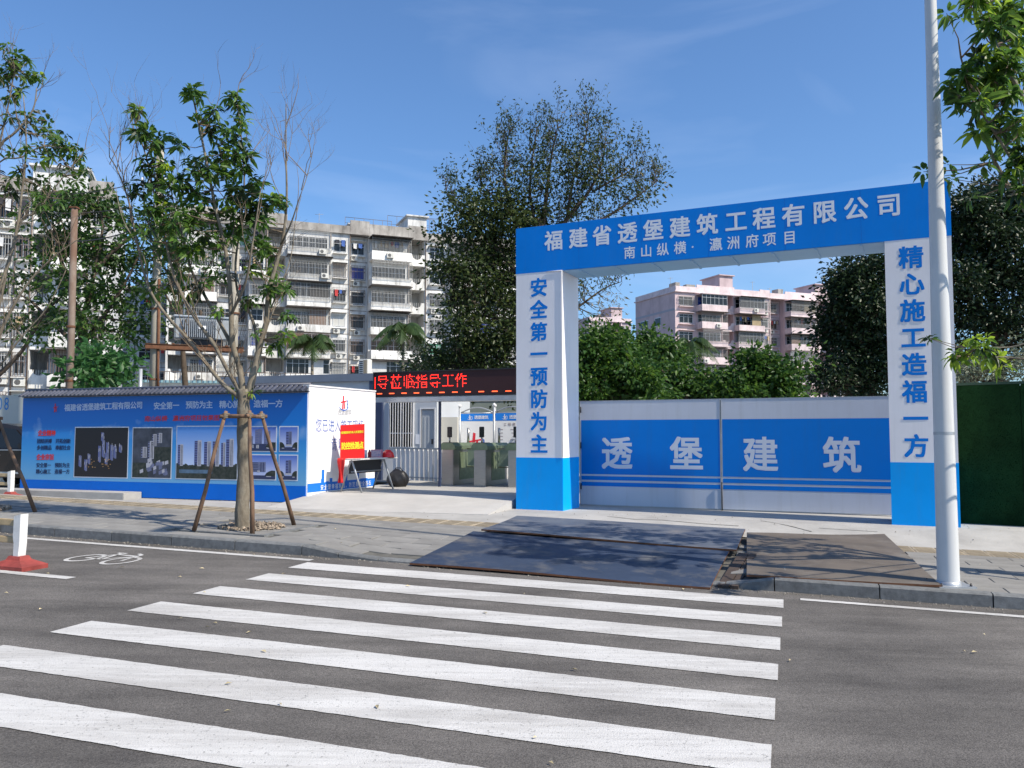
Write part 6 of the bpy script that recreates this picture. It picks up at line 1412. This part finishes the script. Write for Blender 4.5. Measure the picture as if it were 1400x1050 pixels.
rr = math.atan2(UY, UX); q = G(25, 777, road=True); B = barrier(); B.location = q; B.rotation_euler = (0, R(1.2), rr); B['label'] = 'white barrier post with red foot on the road, bottom left'
q = G(14, 681); C_ = copy_tree(B); C_.location = q; C_['label'] = 'white barrier on the pavement beside the parked car, far left'; C_.rotation_euler = (0, 0, rr)

# ================================================================== PARKED CAR (left edge, mostly hidden by the billboard)
def car():
    q = P(104, 594, 21.0); r = empty('parked_car', (q.x, q.y, .24), rr + R(3), 'dark brown sport utility car parked at the left edge behind the billboard', 'car')
    paint = mat('car_paint', (.035, .028, .026), .22, .4, spec=.6); Lc = 4.6; w = .9
    lower = [(0, .45), (.02, .62), (-.10, .82), (-1.05, .98), (-1.2, 1.0), (-4.35, 1.02), (-4.55, .9), (-4.6, .5), (-4.5, .32), (-4.18, .3), (-4.12, .55), (-3.9, .74), (-3.62, .78), (-3.34, .74), (-3.12, .55), (-3.06, .3), (-1.36, .3), (-1.3, .55), (-1.08, .74), (-.8, .78), (-.52, .74), (-.3, .55), (-.24, .32), (-.05, .34)]
    MB().prism(lower[::-1], 0, 2 * w).build('body', paint, r)
    gh = MB(); yo = .12; base = [(-1.05, 1.0), (-4.4, 1.02)]; 
    prof = [(-1.1, 1.001), (-1.95, 1.62), (-2.5, 1.70), (-3.7, 1.68), (-4.3, 1.45), (-4.42, 1.02)]
    n_ = len(prof); ins = [0, .16, .18, .18, .14, 0]; vs = [(x, ins[i], z) for i, (x, z) in enumerate(prof)] + [(x, 2 * w - ins[i], z) for i, (x, z) in enumerate(prof)]
    gh.add(vs, [tuple(range(n_)), tuple(range(2 * n_ - 1, n_ - 1, -1))] + [(i, i + n_, (i + 1) % n_ + n_, (i + 1) % n_) for i in range(n_)]); gh.build('cabin', paint, r)
    def side(pts, y0, t=.0):
        return [(x, y0 - .012 + .27 * (z - 1.0) * .9, z) for x, z in pts]
    for pts in ([(-1.35, 1.06), (-1.98, 1.54), (-2.45, 1.60), (-2.45, 1.06)], [(-2.52, 1.06), (-2.52, 1.60), (-3.45, 1.59), (-3.45, 1.06)], [(-3.52, 1.07), (-3.52, 1.58), (-3.9, 1.5), (-4.2, 1.1)]):
        MB().add([(x, .22 * (z - 1.0) - .012, z) for x, z in pts], [tuple(range(len(pts)))]).build('window', M['glass'], r)
    MB().add([(-1.16, .1, 1.045), (-1.92, .24, 1.60), (-1.92, 2 * w - .24, 1.60), (-1.16, 2 * w - .1, 1.045)], [(0, 1, 2, 3)]).build('windscreen', M['glass'], r)
    for o_ in r.children[-1:]: o_.location = (.02, 0, .012)
    for x in (-.8, -3.62):
        for y in (0.01, 2 * w - .22):
            t = MB(); t.lathe([(.20, 0), (.31, 0), (.34, .03), (.34, .18), (.31, .21), (.2, .21)], 20); t.v = [(x + a, y + c, .34 + b) for a, b, c in t.v]; ty = t.build('wheel', mat('tyre', (.015, .015, .015), .8), r)
            k = MB(); k.lathe([(0, .02), (.05, .0), (.18, .015), (.20, .03)], 14); k.v = [(x + a, y + c - .005, .34 + b) for a, b, c in k.v]; k.build('rim', M['galv'], ty)
    m_ = MB().bevbox(-1.62, -1.42, -.2, -.02, 1.05, 1.19, .03).build('wing_mirror', M['black'], r)
    MB().bevbox(-.06, .03, .05, .4, .62, .78, .02).build('headlight', M['galv'], r); MB().bevbox(-.06, .03, 1.4, 1.75, .62, .78, .02).build('headlight', M['galv'], r)
    MB().box(-3.0, -1.4, -.012, -.001, .40, .45).build('sill_trim', M['galv'], r); MB().box(-4.2, -1.3, -.006, -.0005, 1.0, 1.02).build('waist_trim', M['galv'], r)
    for x in (-2.35, -3.35): MB().box(x - .12, x, -.03, -.001, .86, .9).build('door_handle', M['galv'], r)
car()
